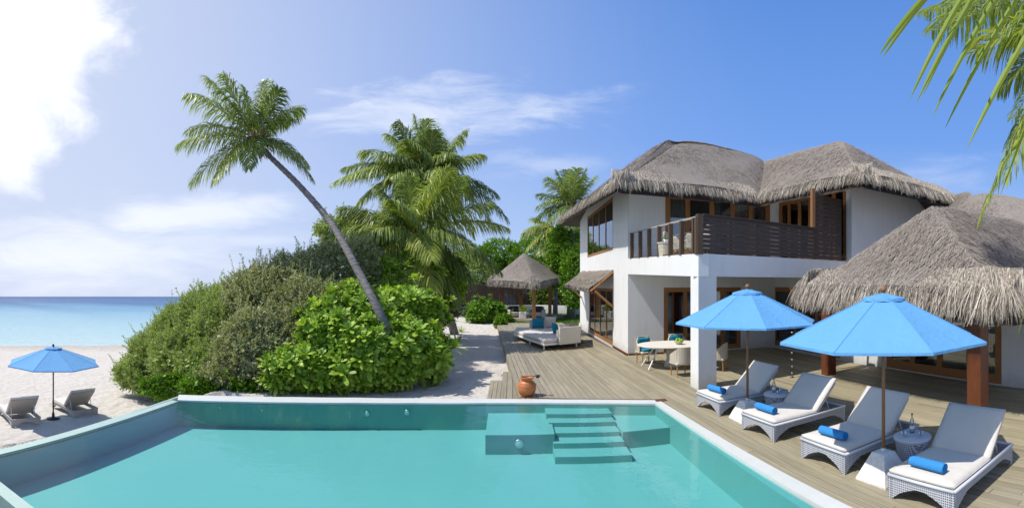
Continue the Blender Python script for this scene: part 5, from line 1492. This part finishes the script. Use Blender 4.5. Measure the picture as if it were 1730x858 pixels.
def sprigs(m, P, Nn, rg, L=(.25, .5), k=9, ls=.05, lw=.018, upb=.5, spike=.0):
    n = len(P)
    d = Nn*.8+rg.normal(0, .45, (n, 3))+np.array([0, 0, upb]); d /= np.linalg.norm(d, axis=1)[:, None]
    Ls = rg.uniform(L[0], L[1], n)
    ref = rg.normal(0, 1, (n, 3)); a = np.cross(d, ref); a /= np.linalg.norm(a, axis=1)[:, None]; b = np.cross(d, a)
    for i in range(k):
        t = (i+.5)/k; th = i*2.4; o = a*math.cos(th)+b*math.sin(th)
        base_ = P+d*(Ls*t)[:, None]
        ld = o+d*.8+rg.normal(0, .3, (n, 3)); ld /= np.linalg.norm(ld, axis=1)[:, None]
        l = ls*rg.uniform(.7, 1.25, n)[:, None]; sv = np.cross(ld, rg.normal(0, 1, (n, 3))); sv /= np.linalg.norm(sv, axis=1)[:, None]; sv *= lw*rg.uniform(.7, 1.2, n)[:, None]
        S = np.stack([np.stack([base_-sv*.5, base_+sv*.5], 1), np.stack([base_+ld*l*.5-sv, base_+ld*l*.5+sv], 1)*1.0, np.stack([base_+ld*l-sv*.15, base_+ld*l+sv*.15], 1)], 1)
        m.strips(S[:, ::1])
def branches(tree, off, root, P, rg, k=14, r=.03, name='branch'):
    for i in range(k):
        q = P[rg.integers(len(P))]; m = MB(); mid = (np.array(root)+q)/2+rg.normal(0, .15, 3); m.tube([root, mid, q], [r, r*.7, r*.3], 5); m.build(name, M_trunk, tree, True, off)
rg = np.random.default_rng(21)
def shrub(name, label, cat, blobs, n, matl, root_px, root_r, seed, L=(.2, .42), k=9, ls=.06, lw=.018, upb=.5, lo=.72, spike=.6, mats2=None, nb_=10, front=.45, group=None):
    rg_ = np.random.default_rng(seed); x, y = xy(root_px, root_r); root = np.array([x, y, ground(x, y)-.05]); t = thing(name, label, cat, tuple(root), 0, group)
    P, Nn = blob_points(blobs, n, rg_, lo, front=front)
    m = MB(); sprigs(m, P, Nn, rg_, L, k, ls, lw, upb, spike)
    P2, N2 = blob_points(blobs, int(n*.35), rg_, .35, front=front); sprigs(m, P2, N2, rg_, (L[0]*.8, L[1]*.8), 7, ls*2.0, lw*2.2, .2)
    if spike:
        up_ = np.where((Nn[:, 2] > .25) & (rg_.random(len(P)) < .045*spike))[0]
        sprigs(m, P[up_], Nn[up_]*.8, rg_, (.45, .95), 34, ls*1.05, lw, .9)
        S = []
    m.build('foliage', matl, t, False, root, 'stuff')
    branches(t, root, root+np.array([0, 0, .1]), P, rg_, nb_)
    return t
shrub('beach_shrub', 'grey green wild shrub sprawling over the beach slope at the far left of the bushes', 'shrub',
      [(226, 632, 30, 22, 21.5), (262, 608, 44, 44, 21), (275, 640, 60, 22, 20.5), (308, 575, 54, 50, 20), (318, 610, 58, 56, 18.5), (365, 535, 60, 44, 19), (392, 560, 64, 66, 17.5), (372, 622, 66, 36, 16)], 17000, M_olive2, 330, 19, 31, spike=1.2, ls=.068, lw=.019)
shrub('beach_shrub', 'tall dense grey olive shrub behind the pool, left of the leaning palm trunk', 'shrub',
      [(448, 520, 70, 64, 17), (430, 590, 58, 56, 14.6), (505, 490, 66, 54, 17.5), (520, 548, 72, 70, 15.8), (560, 462, 52, 42, 18.2), (598, 456, 44, 42, 18.8), (400, 640, 62, 24, 14.2), (470, 625, 60, 40, 14.0)], 17000, M_olive, 480, 16.5, 32, spike=1.0, ls=.062, lw=.019)
shrub('beach_shrub', 'thin fresh green shrub top showing between the leaning trunk and the palm clump', 'shrub',
      [(560, 390, 22, 18, 21), (598, 380, 28, 12, 21.5), (590, 402, 38, 20, 21), (640, 425, 40, 34, 21.5)], 2200, M_olive2, 600, 21, 33, spike=1.2, ls=.075, lw=.022)
shrub('ground_creeper', 'low leafy creeper along the foot of the olive shrub, just behind the pool rim', 'shrub',
      [(300, 655, 60, 16, 15.2), (370, 655, 60, 15, 14.0), (440, 655, 50, 14, 13.6)], 3500, M_tree, 370, 14.1, 35, L=(.08, .2), k=7, ls=.06, lw=.022, spike=.2, nb_=3)

# --- bright big leaved bush
def rosette(seed, nl=11, ln=.19, wd=.036):
    rg_ = np.random.default_rng(seed); m = MB(); S = []
    for i in range(nl):
        a = i*2.4+rg_.uniform(-.2, .2); el = .15+1.15*i/nl; l = ln*rg_.uniform(.8, 1.15)*(1-.35*i/nl); w = wd*rg_.uniform(.85, 1.15)*(1-.2*i/nl)
        d = np.array([math.cos(a)*math.cos(el), math.sin(a)*math.cos(el), math.sin(el)]); sd = np.array([-math.sin(a), math.cos(a), 0]); up = np.cross(d, sd)
        if up[2] < 0: up = -up
        p0 = d*.01; p1 = d*l*.45+up*.006; p2 = d*l*.8+up*-.0; p3 = d*l-up*.02
        S.append([[p0-sd*w*.2, p0+sd*w*.2], [p1-sd*w*.75, p1+sd*w*.75], [p2-sd*w, p2+sd*w], [p3-sd*w*.35, p3+sd*w*.35]])
    m.strips(np.array(S)); m.tube([(0, 0, -.16), (0, 0, .02)], [.008, .006], 4); return m
def rosette_bush(name, label, blobs, n, matl, root_px, root_r, seed, nobj=250, ln=.19, wd=.036, inner=6000, nmat=None):
    rg_ = np.random.default_rng(seed); x, y = xy(root_px, root_r); root = np.array([x, y, ground(x, y)-.05]); t = thing(name, label, 'shrub', tuple(root))
    P, Nn = blob_points(blobs, n, rg_, .80, front=.5, amp=.5)
    protos = [rosette(seed*10+j, 11+j % 3, ln*(.9+.1*j), wd) for j in range(4)]
    meshes = []
    for pr in protos:
        o = pr.build('leaf_rosette', matl); meshes.append(o.data); bpy.data.objects.remove(o)
    st_ = rg_.random(len(P)) < .08; P[st_] += (Nn[st_]*.6+np.array([0, 0, .5]))*rg_.uniform(.1, .45, st_.sum())[:, None]
    # the rosettes nearest to the camera are parts of their own
    dist = np.linalg.norm(P[:, :2], axis=1); order = np.argsort(dist+rg_.uniform(0, 1.2, len(P)))
    joined = MB()
    for rank, i in enumerate(order):
        z = norm(Nn[i]*.75+np.array([0, 0, .75])+rg_.normal(0, .25, 3)); a_, b_, c_ = basis(z); th = rg_.uniform(0, 6.28)
        X = b_*math.cos(th)+c_*math.sin(th); Y = np.cross(z, X); s = rg_.uniform(.75, 1.3); j = int(rg_.integers(4))
        if rank < nobj:
            o = bpy.data.objects.new('leaf_rosette', meshes[j]); COL.objects.link(o); o.parent = t
            from mathutils import Matrix
            M4 = Matrix(((X[0]*s, Y[0]*s, z[0]*s, P[i][0]-root[0]), (X[1]*s, Y[1]*s, z[1]*s, P[i][1]-root[1]), (X[2]*s, Y[2]*s, z[2]*s, P[i][2]-root[2]), (0, 0, 0, 1)))
            o.matrix_local = M4
        else:
            pr = protos[j]; B = np.stack([X, Y, z])*s
            V = np.concatenate(pr.v)@B+P[i]; joined.v.append(V); joined.f.extend([tuple(q+joined.k for q in f) for f in pr.f]); joined.k += len(V)
    joined.build('leaf_rosettes', matl, t, False, root, 'stuff')
    if inner:
        P2, N2 = blob_points(blobs, inner, rg_, .55); m = MB(); sprigs(m, P2*1.0, N2, rg_, (.1, .25), 6, .12, .04, .3); m.build('inner_foliage', matl, t, False, root, 'stuff')
    branches(t, root, root+np.array([0, 0, .1]), P, rg_, 12, .028)
    return t
rosette_bush('broadleaf_shrub', 'bright green broad leaved bush behind the pool rim, at the foot of the leaning palm',
    [(612, 592, 66, 52, 13.8), (500, 622, 48, 30, 13.3), (560, 562, 46, 54, 14.2), (672, 590, 56, 48, 14.2), (716, 596, 42, 36, 14.5), (648, 538, 66, 42, 15.2), (592, 516, 46, 32, 15.8), (700, 530, 46, 36, 16.0), (560, 638, 70, 16, 13.1), (650, 628, 52, 18, 13.4), (474, 642, 26, 13, 13.1)],
    1150, M_bright, 620, 14.2, 41, 290, .31, .056, 9000)
rosette_bush('broadleaf_shrub', 'glossy leafy bush behind the bright one, below the palm clump', [(745, 480, 42, 40, 21), (700, 470, 50, 46, 20), (640, 465, 40, 30, 19)], 900, M_bright, 715, 20.5, 42, 60, .22, .04, 1500)
shrub('dry_shrub', 'dry grey brown shrub at the foot of the tall palm, right of the bright bush', 'shrub', [(738, 520, 34, 26, 25), (762, 505, 22, 24, 27)], 1500, M_dry, 742, 25, 43, spike=.5, ls=.07, lw=.015)
rosette_bush('garden_shrub', 'rounded leafy green shrub on the sand left of the gazebo', [(820, 527, 30, 17, 37), (808, 532, 16, 10, 36)], 700, M_tree, 820, 37, 44, 40, .30, .06, 800)
shrub('clipped_shrub', 'small clipped dark green bush at the far left end of the deck', 'shrub', [(852, 541, 14, 9, 34.5), (845, 548, 9, 9, 32)], 900, M_tree, 850, 34, 45, L=(.08, .16), ls=.07, lw=.03, nb_=2)
# strap leaved lilies by the path
def lily(label, px, r, s, n, seed):
    x, y = xy(px, r); rg_ = np.random.default_rng(seed); t = thing('spider_lily', label, 'plant', (x, y, ground(x, y)))
    for k in range(n):
        a = rg_.uniform(0, 2*PI); el = rg_.uniform(.4, 1.35); l = s*rg_.uniform(.7, 1.1); d = np.array([math.cos(a)*math.cos(el), math.sin(a)*math.cos(el), math.sin(el)]); sd = np.array([-math.sin(a), math.cos(a), 0])*.035*s
        S = [];
        for i in range(5):
            u = i/4; p = d*l*u+np.array([0, 0, -1.0])*(u**2.5)*l*.45*(1.3-el*.5); w = sd*(1-.9*u**2); S.append([p-w, p+w])
        m = MB(); m.strips(np.array([S])); m.build('leaf', M_bright if k % 3 else M_palm, t)
lily('strap leaved lily in the sand right of the bright bush', 772, 24.0, .95, 34, 51)
lily('smaller strap leaved lily farther back beside the palm trunk', 779, 29.5, .8, 24, 52)
# rough log and stones under the palms
m = MB(); a = np.array([*xy(722, 30), -.15]); b = np.array([*xy(752, 28), .35]); m.tube([a, (a+b)/2+np.array([0, 0, .1]), b], [.2, .17, .12], 10); tag(m.build('driftwood_log', M_trunk, smooth=True), 'grey driftwood log lying on the sand below the tall palm', 'log')

# --- trees beyond the garden fence
def bgtree(label, blobs, n, matl, px, r, seed, ls=.22, lw=.07):
    rg_ = np.random.default_rng(seed); x, y = xy(px, r); root = np.array([x, y, -.4]); t = thing('broadleaf_tree', label, 'tree', tuple(root), 0, 'trees beyond the garden fence')
    P, Nn = blob_points(blobs, n, rg_, .75, front=.6); m = MB(); sprigs(m, P, Nn, rg_, (.3, .7), 7, ls, lw, .3); m.build('crown', matl, t, False, root, 'stuff')
    c = at(blobs[0][0], blobs[0][1], blobs[0][4]); trunk(t, root, [root, (root+c)/2+np.array([.2, 0, 0]), c], .28, .12, rings=8)
    for i in range(6):
        q = P[rg_.integers(len(P))]; m = MB(); m.tube([c*.75+root*.25, (c+q)/2, q], [.10, .07, .03], 5); m.build('limb', M_trunk, t, True, root)
bgtree('bright green tree directly behind the gazebo roof', [(915, 432, 42, 34, 65), (885, 445, 36, 34, 64), (945, 440, 40, 40, 65), (905, 470, 60, 40, 64)], 5200, M_tree, 915, 65, 61)
bgtree('bright green tree left of the gazebo roof, behind the lower palm crown', [(845, 435, 34, 28, 65), (820, 450, 40, 32, 64), (800, 470, 50, 40, 63)], 4200, M_tree, 838, 65, 62)
bgtree('tree filling the gap between the gazebo and the villa wall', [(968, 440, 34, 60, 68), (985, 470, 30, 60, 67), (960, 500, 34, 40, 66), (1000, 420, 34, 60, 69)], 4600, M_bright, 972, 68, 63)
bgtree('darker tree behind the palm clump left of the fence', [(770, 470, 44, 44, 59), (740, 480, 40, 40, 58), (800, 480, 36, 40, 60), (700, 470, 50, 40, 57)], 4200, M_olive2, 765, 59, 64)
bgtree('leafy green tree standing against the far left corner of the villa', [(955, 425, 26, 40, 41), (972, 470, 20, 50, 38.5), (940, 455, 26, 30, 43)], 3000, M_tree, 962, 41, 66, .16, .06)
shrub('hedge', 'dark green hedge behind the low white garden wall right of the gazebo', 'hedge', [(950, 498, 30, 22, 48.5), (985, 500, 30, 24, 48), (925, 500, 25, 20, 48.8)], 1800, M_palmd, 955, 48.5, 65, L=(.2, .4), ls=.2, lw=.07, nb_=3)
lily('thin bare stemmed plant against the low garden wall', 965, 43.5, 1.3, 14, 53)

# --- near palm at the right, its crown outside the picture
nb3 = np.array([*xy(1975, 6.6), -.1]); CN = at(1930, 20, 6.0)
npm = thing('coconut_palm', 'palm at the right edge whose long leaflets hang into the upper right corner', 'palm tree', tuple(nb3)); O = nb3
trunk(npm, O, [nb3, (nb3+CN)/2+np.array([.2, -.1, 0]), CN], .2, .14); crown_core(npm, O, CN, .45, 15)
for i, (px, py, r, bow, ll, mi, n, wd) in enumerate([(1570, 52, 8.4, .10, .95, 0, 90, .034), (1560, 20, 8.8, .06, .9, 0, 90, .034), (1600, 40, 9.4, .12, 1.0, 1, 80, .034), (1655, 374, 5.6, .36, .8, 1, 90, .03), (1672, 330, 5.2, .33, .75, 0, 90, .03), (1700, 300, 4.9, .30, .7, 1, 80, .028), (1640, 90, 6.4, .15, .8, 1, 90, .03), (1700, 60, 5.6, .12, .8, 0, 80, .03), (1690, 150, 6.8, .2, .8, 2, 80, .03), (1700, 250, 6.6, .25, .6, 2, 60, .028), (1722, 120, 5.4, .2, .6, 2, 50, .03), (1722, 560, 6.2, .35, .45, 1, 50, .024), (1650, -60, 7.2, .0, .7, 0, 56, .03), (1760, -200, 6, 0, .7, 0, 40, .03), (2150, 60, 7, .2, .7, 0, 40, .03), (2100, 300, 6.5, .3, .7, 2, 40, .03), (1710, 200, 7.4, .22, .55, 0, 50, .026)]):
    add_frond(npm, O, CN, at(px, py, r), bow, ll, PM[mi], 500+i, n=n, wid=wd, droop=.75, rr=.02)
# the nearest frond: separate broad leaflets
ra = [CN, at(1840, -120, 4.4), at(1730, -95, 3.5), at(1640, -60, 3.1), at(1560, -40, 3.0)]
rb = []
for i in range(25):
    t_ = i/24*4; s_ = min(3, int(t_)); u_ = t_-s_; p0, p1, p2, p3 = ra[max(0, s_-1)], ra[s_], ra[s_+1], ra[min(4, s_+2)]
    rb.append(.5*((2*p1)+(-p0+p2)*u_+(2*p0-5*p1+4*p2-p3)*u_*u_+(-p0+3*p1-3*p2+p3)*u_**3))
rb = [q+np.array([0, 0, .25*math.sin(PI*i/24)]) for i, q in enumerate(rb)]
m = MB(); m.tube(rb, list(np.linspace(.024, .005, 25)), 6); nf = m.build('frond', M_rachis, npm, False, O)
up_l = []
for i in range(3, 24):
    q = rb[i]; r_ = math.hypot(q[0], q[1]); px_ = CX+F*math.atan2(q[0], q[1]); py_ = CY-(q[2]-EYE)*F/r_
    if i < 12: up_l.append((px_, py_, r_, px_+30, py_-(40+i*4), r_+.75, .034))
    up_l.append((px_, py_, r_, px_-60, py_-120, r_+.45, .034))
for (bx_, by_, br_, tx_, ty_, tr_, w) in up_l+[(1596, -38, 3.0, 1486, 92, 2.9, .030), (1600, -40, 3.02, 1492, 96, 2.95, .026), (1668, -70, 3.15, 1538, 166, 3.0, .034), (1700, -85, 3.3, 1549, 172, 3.05, .034), (1690, -80, 3.25, 1560, 160, 3.1, .030), (1745, -95, 3.55, 1576, 196, 3.2, .034), (1790, -100, 3.8, 1597, 216, 3.3, .034), (1840, -90, 4.0, 1633, 252, 3.3, .048), (1860, -60, 4.2, 1690, 330, 3.7, .034), (1620, -50, 3.05, 1600, -160, 2.8, .03), (1700, -85, 3.3, 1660, -200, 3.0, .03)]:
    A = at(bx_, by_, br_); B = at(tx_, ty_, tr_); L_ = np.linalg.norm(B-A); S = []; N_ = 12
    Mm = A*.45+B*.55+np.array([0, 0, .085*L_]); ax = norm(B-A); sdv = norm(np.cross(ax, at(tx_, ty_, 1)-np.array([0, 0, EYE]))); dep = norm(np.cross(sdv, ax))
    for side in (-1, 1):
        Q = []
        for i in range(N_+1):
            t_ = i/N_; p = A*(1-t_)**2+2*Mm*t_*(1-t_)+B*t_*t_; ww = w*.5*min(1, .35+t_*3)*(1-t_**4)**.8+.0015
            Q.append([p, p+side*sdv*ww+dep*ww*.45])
        S.append(Q)
    m = MB(); m.strips(np.array(S)); m.build('leaflet', M_palmn, nf, True, O)

# fallen leaves and twigs on the sand and the deck's left edge
m = MB(); S = []
for k in range(520):
    if k % 3: x, y = xy(rng.uniform(640, 850), rng.uniform(12.5, 27))
    else: x, y = xy(rng.uniform(60, 330), rng.uniform(18, 27))
    if x > -.75 and y > 11: continue
    z = ground(x, y)+.05; a = rng.uniform(0, 6.28); d = np.array([math.cos(a), math.sin(a), rng.uniform(-.1, .3)])*rng.uniform(.03, .09); sv = np.array([-math.sin(a), math.cos(a), .1])*rng.uniform(.006, .02)
    p = np.array([x, y, z]); S.append([[p-sv*.3, p+sv*.3], [p+d*.5-sv, p+d*.5+sv], [p+d-sv*.2, p+d+sv*.2]])
m.strips(np.array(S)); tag(m.build('fallen_leaves', M_husk, kind='stuff'), 'dry brown fallen leaves scattered over the sand by the bushes', 'leaves')
